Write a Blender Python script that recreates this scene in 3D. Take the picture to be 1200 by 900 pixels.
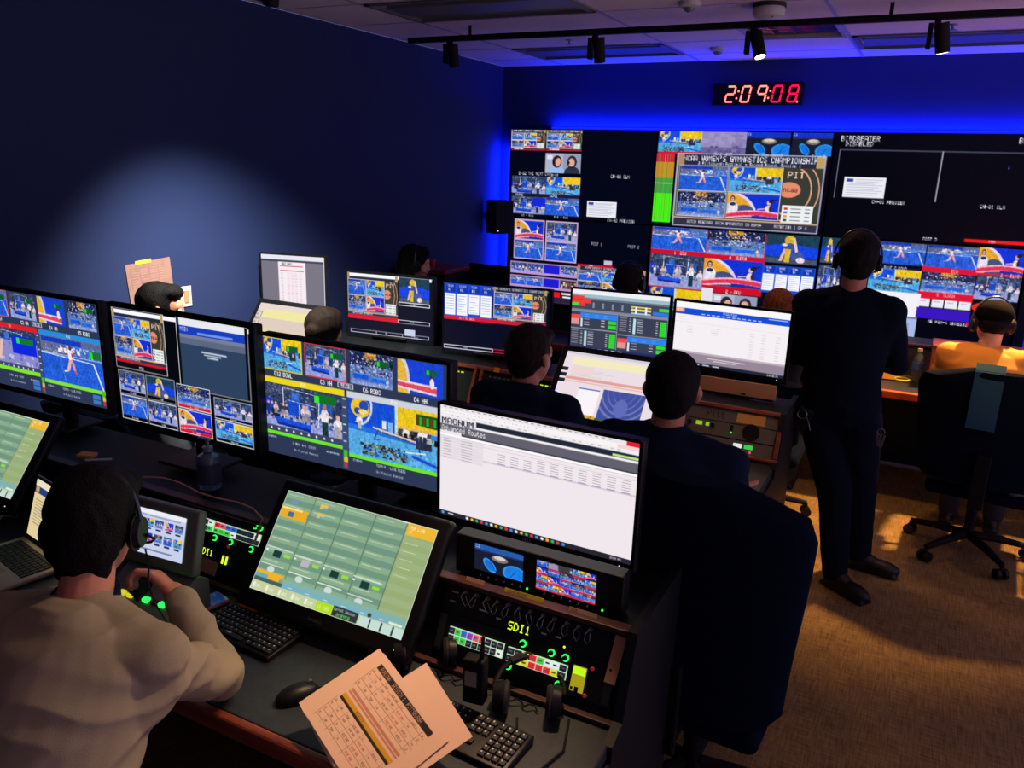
import bpy, bmesh, math, random
import numpy as np
from mathutils import Vector, Matrix, noise
random.seed(7)
rng = np.random.RandomState(5)
for o in list(bpy.data.objects): bpy.data.objects.remove(o)
SC = bpy.context.scene
COL = SC.collection
PI = math.pi
R = math.radians

# ------------------------------------------------------------ camera
EYE = Vector((0, 0, 2.05))
yaw_c, pitch_c, roll_c = R(26.934), R(15.328), R(1.845)
fw = Vector((-math.sin(yaw_c)*math.cos(pitch_c), math.cos(yaw_c)*math.cos(pitch_c), -math.sin(pitch_c)))
r0_ = Vector((math.cos(yaw_c), math.sin(yaw_c), 0)); u0_ = r0_.cross(fw)
rt = math.cos(roll_c)*r0_ + math.sin(roll_c)*u0_; up = -math.sin(roll_c)*r0_ + math.cos(roll_c)*u0_
cam = bpy.data.cameras.new('camera'); cam.sensor_width = 36; cam.lens = 939.86/1200*36; cam.clip_start = .05
camo = bpy.data.objects.new('camera', cam); COL.objects.link(camo)
M = Matrix((rt, up, -fw)).transposed().to_4x4(); M.translation = EYE
camo.matrix_world = M
SC.camera = camo

# ------------------------------------------------------------ light
SC.view_settings.view_transform = 'Standard'; SC.view_settings.look = 'None'
SC.view_settings.exposure = 0.0; SC.view_settings.gamma = 1.0
SC.view_settings.use_curve_mapping = False
w = bpy.data.worlds.new('world'); SC.world = w; w.use_nodes = True
_nt = w.node_tree; _tc = _nt.nodes.new('ShaderNodeTexCoord'); _sx = _nt.nodes.new('ShaderNodeSeparateXYZ'); _mr = _nt.nodes.new('ShaderNodeMapRange'); _mx = _nt.nodes.new('ShaderNodeMix'); _mx.data_type = 'RGBA'
_mr.inputs[1].default_value = -.25; _mr.inputs[2].default_value = .1
_mx.inputs[6].default_value = (2.1, 1.45, 1.8, 1)      # warm glow from below, added to brighten the ceiling, no real source
_mx.inputs[7].default_value = (.30, .36, .95, 1)
_nt.links.new(_tc.outputs['Generated'], _sx.inputs[0]); _nt.links.new(_sx.outputs['Z'], _mr.inputs[0]); _nt.links.new(_mr.outputs[0], _mx.inputs[0]); _nt.links.new(_mx.outputs[2], _nt.nodes['Background'].inputs[0])
w.node_tree.nodes['Background'].inputs[1].default_value = .58

# ------------------------------------------------------------ helpers
def srgb(c):
    return tuple(((v/255)/12.92 if v/255 <= .04045 else (((v/255)+.055)/1.055)**2.4) for v in c)
MATS = {}
def mat(name, col, rough=.5, metal=0, emit=None, es=1.0, bump=None, spec=.5, trans=0, ramp=None):
    """principled material; col in sRGB 0-255; ramp=(scale, colour2) mixes a noise pattern in"""
    if name in MATS: return MATS[name]
    m = bpy.data.materials.new(name); m.use_nodes = True; nt = m.node_tree; b = nt.nodes['Principled BSDF']
    lc = (*srgb(col), 1)
    b.inputs['Base Color'].default_value = lc
    b.inputs['Roughness'].default_value = rough; b.inputs['Metallic'].default_value = metal
    b.inputs['Specular IOR Level'].default_value = spec
    if trans: b.inputs['Transmission Weight'].default_value = trans
    if emit:
        b.inputs['Emission Color'].default_value = (*srgb(emit), 1); b.inputs['Emission Strength'].default_value = es
    tc = nt.nodes.new('ShaderNodeTexCoord')
    if ramp:
        n = nt.nodes.new('ShaderNodeTexNoise'); n.inputs['Scale'].default_value = ramp[0]; n.inputs['Detail'].default_value = 6
        mp = nt.nodes.new('ShaderNodeMapping'); mp.inputs['Scale'].default_value = ramp[2] if len(ramp) > 2 else (1, 1, 1)
        nt.links.new(tc.outputs['Object'], mp.inputs[0]); nt.links.new(mp.outputs[0], n.inputs['Vector'])
        x = nt.nodes.new('ShaderNodeMix'); x.data_type = 'RGBA'
        x.inputs[6].default_value = lc; x.inputs[7].default_value = (*srgb(ramp[1]), 1)
        rr = nt.nodes.new('ShaderNodeMapRange'); rr.inputs[1].default_value = .35; rr.inputs[2].default_value = .65
        nt.links.new(n.outputs['Fac'], rr.inputs[0]); nt.links.new(rr.outputs[0], x.inputs[0]); nt.links.new(x.outputs[2], b.inputs['Base Color'])
    if bump:
        n = nt.nodes.new('ShaderNodeTexNoise'); n.inputs['Scale'].default_value = bump[0]; n.inputs['Detail'].default_value = 4
        nt.links.new(tc.outputs['Object'], n.inputs['Vector'])
        bp = nt.nodes.new('ShaderNodeBump'); bp.inputs['Strength'].default_value = bump[1]; bp.inputs['Distance'].default_value = .01
        nt.links.new(n.outputs['Fac'], bp.inputs['Height']); nt.links.new(bp.outputs[0], b.inputs['Normal'])
    MATS[name] = m; return m
def attr_mat(name, emissive, strength=1.0):
    if name in MATS: return MATS[name]
    m = bpy.data.materials.new(name); m.use_nodes = True; nt = m.node_tree; b = nt.nodes['Principled BSDF']
    a = nt.nodes.new('ShaderNodeAttribute'); a.attribute_name = 'picture'
    if emissive:
        b.inputs['Base Color'].default_value = (.004, .004, .005, 1); b.inputs['Roughness'].default_value = .35
        b.inputs['Specular IOR Level'].default_value = .2
        nt.links.new(a.outputs['Color'], b.inputs['Emission Color']); b.inputs['Emission Strength'].default_value = strength
        m.cycles.emission_sampling = 'NONE'
    else:
        nt.links.new(a.outputs['Color'], b.inputs['Base Color']); b.inputs['Roughness'].default_value = .8
    MATS[name] = m; return m

PLASTIC = mat('black_plastic', (15, 16, 20), .42, spec=.3)
PLASTIC2 = mat('matte_black', (11, 12, 16), .7, spec=.25)
METAL = mat('dark_metal', (130, 134, 140), .4, .7)
STEEL = mat('brushed_steel', (120, 122, 126), .3, 1)
DESK = mat('desk_laminate', (46, 54, 58), .45, ramp=(60, (38, 45, 50)))
WOOD = mat('red_wood_trim', (138, 66, 44), .42, ramp=(3, (110, 48, 32), (2, 14, 14)))
PANEL = mat('rack_panel_black', (21, 26, 30), .5, spec=.25)
PANELG = mat('rack_panel_grey', (96, 92, 88), .5)
WOODD = mat('dark_walnut_trim', (74, 40, 34), .45, ramp=(3, (58, 30, 26), (2, 14, 14)))
FABRIC = mat('navy_chair_fabric', (11, 22, 40), .95, bump=(400, .3), spec=.05)
GREEN = mat('green_lamp', (10, 60, 20), .4, emit=(40, 255, 90), es=1.6)
RED = mat('red_lamp', (60, 5, 8), .4, emit=(255, 40, 50), es=1.2)
YEL = mat('yellow_lamp', (60, 60, 5), .4, emit=(220, 255, 40), es=1.2)
WHT = mat('white_lamp', (60, 60, 60), .4, emit=(230, 255, 230), es=.8)
PRINT = mat('printed_white', (200, 205, 205), .6)

def tag(o, label=None, cat=None, group=None, kind=None):
    if label: o['label'] = label
    if cat: o['category'] = cat
    if group: o['group'] = group
    if kind: o['kind'] = kind
    return o
def empty(name, loc, rz=0, label=None, cat=None, group=None, parent=None):
    o = bpy.data.objects.new(name, None); COL.objects.link(o); o.location = loc; o.rotation_euler = (0, 0, rz); o.empty_display_size = .1
    if parent: o.parent = parent
    return tag(o, label, cat, group)

class MB:
    def __init__(s): s.bm = bmesh.new(); s.mi = 0; s.T = Matrix.Identity(4)
    def _new(s, verts):
        fs = set()
        for v in verts:
            v.co = s.T @ v.co
            for f in v.link_faces: fs.add(f)
        for f in fs: f.material_index = s.mi
        return list(fs)
    def box(s, c, d, rot=None, bev=0, seg=2):
        m = Matrix.Translation(c) @ (rot.to_4x4() if rot is not None else Matrix.Identity(4)) @ Matrix.Diagonal((*d, 1))
        r = bmesh.ops.create_cube(s.bm, size=1, matrix=m); vs = r['verts']
        s._new(vs)
        if bev:
            es = list({e for v in vs for e in v.link_edges})
            q = bmesh.ops.bevel(s.bm, geom=es, offset=bev, segments=seg, affect='EDGES', profile=.5)
            for f in q['faces']: f.material_index = s.mi
        return s
    def cyl(s, p0, p1, r0, r1=None, n=16, cap=True):
        p0, p1 = Vector(p0), Vector(p1); d = p1-p0; L = d.length
        if L < 1e-6: return s
        q = d.to_track_quat('Z', 'Y').to_matrix().to_4x4()
        m = Matrix.Translation((p0+p1)/2) @ q
        r = bmesh.ops.create_cone(s.bm, cap_ends=cap, segments=n, radius1=r0, radius2=r0 if r1 is None else r1, depth=L, matrix=m)
        s._new(r['verts']); return s
    def sph(s, c, r, n=12, sc=(1, 1, 1), rot=None):
        m = s.T @ Matrix.Translation(c) @ (rot.to_4x4() if rot is not None else Matrix.Identity(4)) @ Matrix.Diagonal((*sc, 1))
        nv, nu = n, n*2; V = s.bm.verts.new; F = s.bm.faces.new
        top, bot = V(m @ Vector((0, 0, r))), V(m @ Vector((0, 0, -r)))
        rg = [[V(m @ Vector((r*math.sin(PI*i/nv)*math.cos(2*PI*k/nu), r*math.sin(PI*i/nv)*math.sin(2*PI*k/nu), r*math.cos(PI*i/nv)))) for k in range(nu)] for i in range(1, nv)]
        fs = [F((top, rg[0][k], rg[0][(k+1) % nu])) for k in range(nu)]+[F((bot, rg[-1][(k+1) % nu], rg[-1][k])) for k in range(nu)]
        for a, b in zip(rg, rg[1:]): fs += [F((a[k], b[k], b[(k+1) % nu], a[(k+1) % nu])) for k in range(nu)]
        for f in fs: f.material_index = s.mi
        return s
    def tube(s, pts, r, n=8):
        pts = [Vector(p) for p in pts]; rings = []
        rr = r if isinstance(r, (list, tuple)) else [r]*len(pts)
        t0 = (pts[1]-pts[0]).normalized(); ref = Vector((0, 0, 1)) if abs(t0.z) < .9 else Vector((1, 0, 0))
        nrm = t0.cross(ref).normalized()
        for i, p in enumerate(pts):
            t = (pts[min(i+1, len(pts)-1)]-pts[max(i-1, 0)]).normalized()
            nrm = (nrm-t*nrm.dot(t)).normalized(); b = t.cross(nrm)
            rings.append([s.bm.verts.new(s.T @ (p+(nrm*math.cos(a)+b*math.sin(a))*rr[i])) for a in [2*PI*k/n for k in range(n)]])
        for a, b in zip(rings, rings[1:]):
            for k in range(n):
                f = s.bm.faces.new((a[k], a[(k+1) % n], b[(k+1) % n], b[k])); f.material_index = s.mi
        f = s.bm.faces.new(rings[0][::-1]); f.material_index = s.mi
        f = s.bm.faces.new(rings[-1]); f.material_index = s.mi
        return s
    def lathe(s, prof, c=(0, 0, 0), n=24, m=None):
        c = Vector(c); rings = []
        mm = m or Matrix.Identity(3)
        for (r, z) in prof:
            rings.append([s.bm.verts.new(s.T @ (c+mm @ Vector((max(r, 1e-4)*math.cos(2*PI*k/n), max(r, 1e-4)*math.sin(2*PI*k/n), z)))) for k in range(n)])
        for a, b in zip(rings, rings[1:]):
            for k in range(n):
                f = s.bm.faces.new((a[k], a[(k+1) % n], b[(k+1) % n], b[k])); f.material_index = s.mi
        f = s.bm.faces.new(rings[0][::-1]); f.material_index = s.mi
        f = s.bm.faces.new(rings[-1]); f.material_index = s.mi
        return s
    def prism(s, poly, axis_from, axis_to):
        """poly: list of (y,z); extruded along x from axis_from to axis_to"""
        a = [s.bm.verts.new(s.T @ Vector((axis_from, y, z))) for y, z in poly]
        b = [s.bm.verts.new(s.T @ Vector((axis_to, y, z))) for y, z in poly]
        n = len(poly)
        fs = [s.bm.faces.new(a), s.bm.faces.new(b[::-1])]
        for k in range(n): fs.append(s.bm.faces.new((a[k], b[k], b[(k+1) % n], a[(k+1) % n])))
        for f in fs: f.material_index = s.mi
        return s
    def loft(s, rings):
        """rings: list of lists of points, capped"""
        R_ = [[s.bm.verts.new(s.T @ Vector(p)) for p in r] for r in rings]; n = len(R_[0])
        for a, b in zip(R_, R_[1:]):
            for k in range(n):
                f = s.bm.faces.new((a[k], a[(k+1) % n], b[(k+1) % n], b[k])); f.material_index = s.mi
        s.bm.faces.new(R_[0][::-1]).material_index = s.mi; s.bm.faces.new(R_[-1]).material_index = s.mi
        return s
    def text(s, txt, o, ux, uy, h, px=.8, thick=None):
        """block lettering built from small quads in the plane (ux, uy) starting at o"""
        o, ux, uy = Vector(o), Vector(ux).normalized(), Vector(uy).normalized(); c = h/7; x = 0
        nn = ux.cross(uy)
        for ch in txt:
            for i, colb in enumerate(FONT.get(ch, (0, 0, 0, 0, 0))):
                j = 0
                while j < 7:
                    if colb >> j & 1:
                        k = j
                        while k < 7 and colb >> k & 1: k += 1
                        p = o+ux*(x+i)*c*px
                        q = [p+uy*(7-k)*c, p+ux*c*px+uy*(7-k)*c, p+ux*c*px+uy*(7-j)*c, p+uy*(7-j)*c]
                        f = s.bm.faces.new([s.bm.verts.new(s.T @ (v+nn*.0005)) for v in q]); f.material_index = s.mi
                        j = k
                    else: j += 1
            x += 6
        return s
    def build(s, name, mats, parent=None, smooth=False, mods=None):
        me = bpy.data.meshes.new(name)
        bmesh.ops.recalc_face_normals(s.bm, faces=[f for f in s.bm.faces if len(f.verts) > 2]) if not getattr(s, 'norecalc', False) else None
        s.bm.to_mesh(me); s.bm.free()
        if not isinstance(mats, (list, tuple)): mats = [mats]
        for m in mats: me.materials.append(m)
        if smooth:
            me.polygons.foreach_set('use_smooth', [True]*len(me.polygons))
            try: me.set_sharp_from_angle(angle=R(smooth if smooth is not True else 40))
            except Exception: pass
        o = bpy.data.objects.new(name, me); COL.objects.link(o)
        if parent: o.parent = parent
        return o
def copy_tree(o, parent=None):
    c = o.copy(); COL.objects.link(c); c.parent = parent
    for ch in o.children: copy_tree(ch, c)
    return c

# 5x7 lettering
_F = """0 3E5149453E 1 00427F4000 2 7249494946 3 2241494936 4 1814127F10 5 2745454539 6 3C4A494930 7 0171090503 8 3649494936 9 064949291E
A 7E1111117E B 7F49494936 C 3E41414122 D 7F4141221C E 7F49494941 F 7F09090901 G 3E4149497A H 7F0808087F I 00417F4100 J 2040413F01 K 7F08142241 L 7F40404040 M 7F020C027F N 7F0408107F O 3E4141413E P 7F09090906 Q 3E4151215E R 7F09192946 S 4649494931 T 01017F0101 U 3F4040403F V 1F2040201F W 3F4038403F X 6314081463 Y 0708700807 Z 6151494543
a 2054545478 b 7F48444438 c 3844444420 d 384444487F e 3854545418 f 087E090102 g 0C5252523E h 7F08040478 i 00447D4000 j 2040443D00 k 7F10284400 l 00417F4000 m 7C04180478 n 7C08040478 o 3844444438 p 7C14141408 q 081414187C r 7C08040408 s 4854545420 t 043F444020 u 3C4040207C v 1C2040201C w 3C4030403C x 4428102844 y 0C5050503C z 4464544C44
- 0808080808 . 0060600000 : 0036360000 + 08083E0808 , 0050300000 ' 0005030000 @ 324979413E / 2010080402 | 00007F0000"""
FONT = {}
_t = _F.split()
for k in range(0, len(_t), 2): FONT[_t[k]] = [int(_t[k+1][i:i+2], 16) for i in range(0, 10, 2)]

# ------------------------------------------------------------ canvas (pictures shown on screens and printed on paper)
class Cv:
    def __init__(s, w, h, bg=(0, 0, 0)):
        s.w, s.h = w, h; s.W, s.H = w*2, h*2; s.a = np.zeros((s.H, s.W, 3)); s.a[:] = bg
        s.set(0, 0, 1, 1)
    def set(s, x0, y0, x1, y1): s.v = (x0, y0, x1, y1); return s
    def sub(s, x0, y0, x1, y1):
        n = Cv.__new__(Cv); n.w, n.h, n.W, n.H, n.a = s.w, s.h, s.W, s.H, s.a
        a, b, c, d = s.v; n.v = (a+(c-a)*x0, b+(d-b)*y0, a+(c-a)*x1, b+(d-b)*y1); return n
    def P(s, x, y):
        a, b, c, d = s.v; return (a+(c-a)*x)*s.W, (b+(d-b)*y)*s.H
    def clip(s):
        a, b, c, d = s.v; return max(0, round(a*s.W)), max(0, round(b*s.H)), min(s.W, round(c*s.W)), min(s.H, round(d*s.H))
    def rect(s, x0, y0, x1, y1, c):
        X0, Y0 = s.P(x0, y0); X1, Y1 = s.P(x1, y1); a, b, cc, d = s.clip()
        X0, X1, Y0, Y1 = max(a, round(X0)), min(cc, max(round(X1), round(X0)+1)), max(b, round(Y0)), min(d, max(round(Y1), round(Y0)+1))
        if X1 > X0 and Y1 > Y0: s.a[Y0:Y1, X0:X1] = c
        return s
    def frame(s, x0, y0, x1, y1, c, t=2):
        X0, Y0 = s.P(x0, y0); X1, Y1 = s.P(x1, y1); X0, Y0, X1, Y1 = map(round, (X0, Y0, X1, Y1))
        X0 = max(X0, 0); Y0 = max(Y0, 0)
        s.a[Y0:Y0+t, X0:X1] = c; s.a[max(0, Y1-t):Y1, X0:X1] = c; s.a[Y0:Y1, X0:X0+t] = c; s.a[Y0:Y1, max(0, X1-t):X1] = c
        return s
    def mask(s, fn, c, x0=0, y0=0, x1=1, y1=1):
        a, b, cc, d = s.clip()
        if cc <= a or d <= b: return s
        yy, xx = np.mgrid[b:d, a:cc]
        v = s.v; u = (xx+.5)/s.W; t = (yy+.5)/s.H
        u = (u-v[0])/(v[2]-v[0]); t = (t-v[1])/(v[3]-v[1])
        m = fn(u, t) & (u >= x0) & (u <= x1) & (t >= y0) & (t <= y1)
        sub = s.a[b:d, a:cc]
        if callable(c): sub[m] = c(u, t)[m]
        else: sub[m] = c
        return s
    def ell(s, cx, cy, rx, ry, c, ang=0):
        ca, sa = math.cos(ang), math.sin(ang)
        return s.mask(lambda u, t: (((u-cx)*ca+(t-cy)*sa)/rx)**2+((-(u-cx)*sa+(t-cy)*ca)/ry)**2 < 1, c)
    def ring(s, cx, cy, rx, ry, wd, c):
        return s.mask(lambda u, t: np.abs(np.sqrt(((u-cx)/rx)**2+((t-cy)/ry)**2)-1) < wd, c)
    def line(s, x0, y0, x1, y1, wd, c):
        L = math.hypot(x1-x0, y1-y0)+1e-9; dx, dy = (x1-x0)/L, (y1-y0)/L
        return s.mask(lambda u, t: (np.abs(-(u-x0)*dy+(t-y0)*dx) < wd) & (((u-x0)*dx+(t-y0)*dy) > 0) & (((u-x0)*dx+(t-y0)*dy) < L), c)
    def spk(s, x0, y0, x1, y1, cols, n, sz=.02, asp=1.6):
        for _ in range(n):
            x, y = rng.uniform(x0, x1), rng.uniform(y0, y1); q = sz*rng.uniform(.4, 1.2)
            s.rect(x, y, min(x+q, x1), min(y+q*asp, y1), cols[rng.randint(len(cols))])
        return s
    def text(s, x, y, h, txt, c, px=.62, bold=False, center=False):
        X, Y = s.P(x, y); Hh = h*(s.v[3]-s.v[1])*s.H; cell = Hh/7; cw = cell*px/.8
        if center: X -= len(txt)*6*cw/2
        for ch in txt:
            for i, colb in enumerate(FONT.get(ch, (0,)*5)):
                for j in range(7):
                    if colb >> j & 1:
                        a, b = int(round(X+i*cw)), int(round(Y+j*cell)); e, f = int(round(X+(i+1+(.35 if bold else 0))*cw)), int(round(Y+(j+1)*cell))
                        s.a[max(b, 0):max(f, b+1), max(a, 0):max(e, a+1)] = c
            X += 6*cw
        return s
    def grain(s, amp=20, blk=2, hue=10):
        a, b, c, d = s.clip()
        if c-a < 4 or d-b < 4: return s
        h, w_ = (d-b)//blk+1, (c-a)//blk+1
        n = rng.normal(0, amp, (h, w_, 1))+rng.normal(0, hue, (h, w_, 3)); n += np.repeat(np.repeat(rng.normal(0, amp*.7, (h//4+1, w_//3+1, 1)), 4, 0), 3, 1)[:h, :w_]
        n = np.repeat(np.repeat(n, blk, 0), blk, 1)[:d-b, :c-a]
        s.a[b:d, a:c] = np.clip(s.a[b:d, a:c]*(1+n/170)+n*.25, 0, 255); return s
    def done(s): return s.a.reshape(s.h, 2, s.w, 2, 3).mean(axis=(1, 3))

def picture(name, cv, o, ux, uy, parent, matl):
    """a flat fine mesh whose vertex colours carry the picture; o = top-left corner, ux = right, uy = down (full lengths)"""
    img = np.clip(cv.done()/255, 0, 1)
    img = np.where(img <= .04045, img/12.92, ((img+.055)/1.055)**2.4)
    h, w_ = img.shape[:2]; o, ux, uy = map(np.array, (o, ux, uy))
    gy, gx = np.mgrid[0:h, 0:w_]
    co = o[None, None]+ux[None, None]*(gx/(w_-1))[..., None]+uy[None, None]*(gy/(h-1))[..., None]
    me = bpy.data.meshes.new(name); nv = h*w_; nf = (h-1)*(w_-1)
    me.vertices.add(nv); me.vertices.foreach_set('co', co.reshape(-1).astype(np.float32))
    i = (gy[:-1, :-1]*w_+gx[:-1, :-1]).reshape(-1)
    quads = np.stack([i, i+w_, i+w_+1, i+1], 1).reshape(-1).astype(np.int32)
    me.loops.add(nf*4); me.loops.foreach_set('vertex_index', quads)
    me.polygons.add(nf); me.polygons.foreach_set('loop_start', np.arange(0, nf*4, 4, dtype=np.int32))
    me.update(calc_edges=True)
    at = me.color_attributes.new('picture', 'FLOAT_COLOR', 'POINT')
    at.data.foreach_set('color', np.concatenate([img, np.ones((h, w_, 1))], 2).reshape(-1).astype(np.float32))
    me.materials.append(matl)
    ob = bpy.data.objects.new(name, me); COL.objects.link(ob)
    if parent: ob.parent = parent
    return ob
SCREEN = attr_mat('screen_picture', True, 1.0)
PAPER = attr_mat('printed_paper', False)

# ---- little pictures that the screens show
def people(c, xs, y, h, cols):
    for x in xs:
        q = cols[rng.randint(len(cols))]
        c.ell(x, y-h*.55, .13*h, .25*h, q); c.rect(x-.08*h, y-h*.5, x+.07*h, y, tuple(int(v*.75) for v in cols[rng.randint(len(cols))])); c.ell(x, y-h*.87, .055*h, .11*h, (215, 165, 145)); c.line(x, y-.6*h, x+.16*h*rng.choice([-1, 1]), y-.4*h, .02*h, q)
def p_floor(c, bug=False):
    c.rect(0, 0, 1, 1, (36, 92, 214)); c.rect(0, 0, 1, .36, (96, 104, 146)); c.rect(.45, .12, 1, .36, (58, 112, 206))
    c.spk(0, .12, 1, .36, [(150, 150, 180), (70, 80, 120), (200, 190, 200), (60, 110, 200), (110, 115, 150)], 150, .025)
    c.rect(.02, .02, .68, .12, (22, 58, 186)); c.rect(0, .34, 1, .36, (170, 190, 230)); c.sub(0, .37, 1, 1).grain(10, 2, 5)
    c.line(0, .36, .85, .42, .010, (225, 232, 248)); c.line(.85, .42, .98, .97, .012, (225, 232, 248)); c.line(.3, .37, .38, 1, .004, (80, 140, 235))
    c.spk(.28, .14, .68, .3, [(235, 225, 225), (215, 205, 215), (250, 240, 235)], 40, .035)
    c.ell(.49, .18, .022, .05, (70, 50, 56)); c.line(.49, .25, .41, .2, .012, (240, 200, 190)); c.ell(.48, .33, .032, .11, (250, 236, 236)); c.line(.48, .42, .43, .66, .022, (240, 176, 166)); c.line(.5, .42, .54, .64, .02, (230, 150, 146)); c.line(.43, .66, .36, .69, .014, (245, 210, 200)); c.line(.54, .64, .56, .7, .012, (210, 110, 120)); c.rect(.5, .28, .53, .36, (200, 60, 80))
    c.grain(9, 2, 6)
    if bug: c.rect(.78, .2, .97, .34, (30, 110, 60)); c.rect(.78, .22, .83, .34, (60, 230, 80))
def p_beam(c, bug=False):
    c.rect(0, 0, 1, 1, (96, 176, 226)); c.rect(0, 0, .5, .52, (20, 78, 212)); c.rect(.5, 0, 1, .48, (236, 196, 28)); c.rect(.49, 0, .515, .5, (190, 220, 240))
    c.ell(.13, .14, .10, .17, (240, 194, 46)); c.ell(.17, .10, .05, .09, (36, 70, 170)); c.ell(.10, .2, .035, .06, (36, 70, 170)); c.ell(.16, .2, .05, .04, (250, 224, 110)); c.mask(lambda u, t: (np.abs(np.sqrt(((u-.05)/.2)**2+((t-.1)/.36)**2)-1) < .05) & (u > .1), (205, 216, 236))
    c.mask(lambda u, t: t > .5+.1*u, (84, 168, 226)); c.mask(lambda u, t: (t > .44+.06*u) & (t < .52+.1*u) & (u < .8), (34, 108, 220)); c.spk(.3, .4, 1, .5, [(40, 60, 90), (70, 110, 170), (230, 235, 240), (150, 130, 60)], 60, .02)
    people(c, [.55, .6, .67, .71, .75, .79, .84, .9, .95], .54, .24, [(30, 32, 44), (236, 232, 236), (66, 70, 84), (44, 60, 110)])
    c.rect(.36, .28, .40, .42, (220, 232, 246)); c.rect(.42, .3, .47, .5, (120, 180, 230)); people(c, [.12], .5, .26, [(240, 235, 235)])
    c.line(.26, .43, .76, .55, .014, (226, 208, 180)); c.line(.28, .47, .74, .58, .007, (70, 76, 92)); c.line(.32, .45, .27, .64, .007, (30, 60, 160)); c.line(.72, .57, .75, .75, .007, (30, 60, 160)); c.line(.27, .64, .34, .62, .006, (30, 60, 160))
    c.rect(.70, .52, .86, .64, (44, 50, 66)); c.rect(.85, .36, .94, .44, (30, 130, 224)); c.sub(.1, .6, 1, 1).grain(8, 3, 4)
    c.spk(.12, .70, .62, .93, [(30, 36, 45), (70, 75, 80), (20, 90, 190), (100, 130, 110), (160, 170, 180), (40, 50, 60)], 190, .028); c.line(.66, .78, 1, .92, .025, (25, 75, 204)); c.line(.6, .74, .8, .7, .01, (240, 245, 250)); c.grain(9, 2, 6)
    if bug: c.rect(.75, .12, .99, .26, (20, 60, 30)); c.rect(.75, .14, .8, .26, (40, 220, 60))
def p_bars(c, bug=False):
    c.rect(0, 0, 1, 1, (44, 58, 96)); c.spk(0, 0, 1, .42, [(84, 96, 126), (28, 38, 68), (112, 122, 146), (60, 74, 110)], 220, .025)
    for k in range(9): c.line(.0+.04*k, .25-.02*k, .14+.04*k, .02, .004, (104, 114, 140))
    c.rect(.3, .26, .47, .6, (22, 72, 196)); c.rect(0, .32, .1, .62, (24, 58, 206)); c.rect(.70, .2, .88, .5, (38, 84, 176)); c.rect(.5, .3, .6, .58, (24, 84, 210)); c.rect(.36, .12, .46, .28, (60, 110, 200))
    c.rect(0, .6, 1, 1, (150, 158, 214)); c.spk(0, .56, 1, .74, [(110, 122, 186), (180, 188, 226), (70, 82, 140), (40, 50, 90)], 120, .03)
    for q in ((.25, .06, .26, .72), (.25, .06, .72, .11), (.72, .11, .70, .72), (.3, .3, .68, .34), (.46, .36, .46, .7)): c.line(*q, .005, (226, 230, 242))
    people(c, [.05, .1, .15, .24, .29], .64, .26, [(236, 232, 240), (210, 180, 184), (50, 54, 76), (30, 70, 180)]); people(c, [.52, .56], .68, .34, [(238, 224, 226), (190, 180, 200)])
    c.mask(lambda u, t: (t > .67+.10*u) & (t < .77+.08*u) & (u > .15) & (u < .6), (28, 78, 216)); c.mask(lambda u, t: (t > .77+.08*u) & (t < .83+.08*u) & (u > .16) & (u < .6), (16, 44, 150)); c.rect(.1, .62, .2, .68, (30, 34, 50))
    c.ell(.785, .50, .05, .17, (232, 226, 234)); c.line(.77, .42, .7, .56, .018, (232, 226, 234)); c.line(.80, .42, .87, .5, .016, (220, 170, 150)); c.rect(.745, .6, .825, .93, (26, 56, 60)); c.ell(.785, .3, .026, .07, (170, 126, 104)); people(c, [.95], .86, .46, [(226, 220, 228)])
    c.grain(11, 2, 6)
    if bug: c.rect(.65, .1, .9, .24, (20, 120, 50)); c.rect(.65, .12, .7, .24, (40, 230, 60))
def p_robo(c, bug=False):
    c.rect(0, 0, 1, 1, (92, 120, 184)); c.rect(0, 0, 1, .40, (26, 34, 68)); c.spk(0, 0, 1, .42, [(20, 50, 190), (120, 120, 150), (16, 22, 40), (60, 80, 160), (214, 216, 228), (24, 40, 110)], 260, .028)
    c.rect(.36, 0, .62, .18, (206, 142, 40)); c.spk(.32, .0, .66, .3, [(240, 230, 220), (50, 36, 30), (240, 180, 60), (30, 30, 44)], 90, .022)
    c.spk(.0, .38, 1, .66, [(40, 48, 74), (150, 168, 210), (110, 130, 180), (70, 90, 150), (190, 200, 226)], 220, .03)
    c.spk(.40, .32, .74, .44, [(238, 238, 238), (50, 50, 56), (180, 180, 190)], 70, .018); c.ell(.3, .5, .05, .03, (34, 44, 80)); c.ell(.73, .56, .05, .03, (34, 44, 80)); c.line(.6, .42, .6, .6, .006, (230, 235, 245))
    c.rect(.08, .64, .44, .82, (26, 84, 218)); c.rect(.5, .70, .85, .86, (36, 102, 224)); c.rect(.08, .64, .44, .67, (76, 146, 240)); c.rect(.5, .70, .85, .73, (84, 152, 240)); c.rect(0, .9, 1, 1, (140, 158, 212)); c.spk(0, .84, 1, 1, [(120, 140, 200), (170, 186, 226)], 60, .03); people(c, [.88], .92, .22, [(236, 230, 230)])
    c.grain(10, 2, 6)
    if bug: c.rect(.62, .2, .9, .34, (20, 110, 50)); c.rect(.62, .22, .67, .34, (40, 220, 60))
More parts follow.
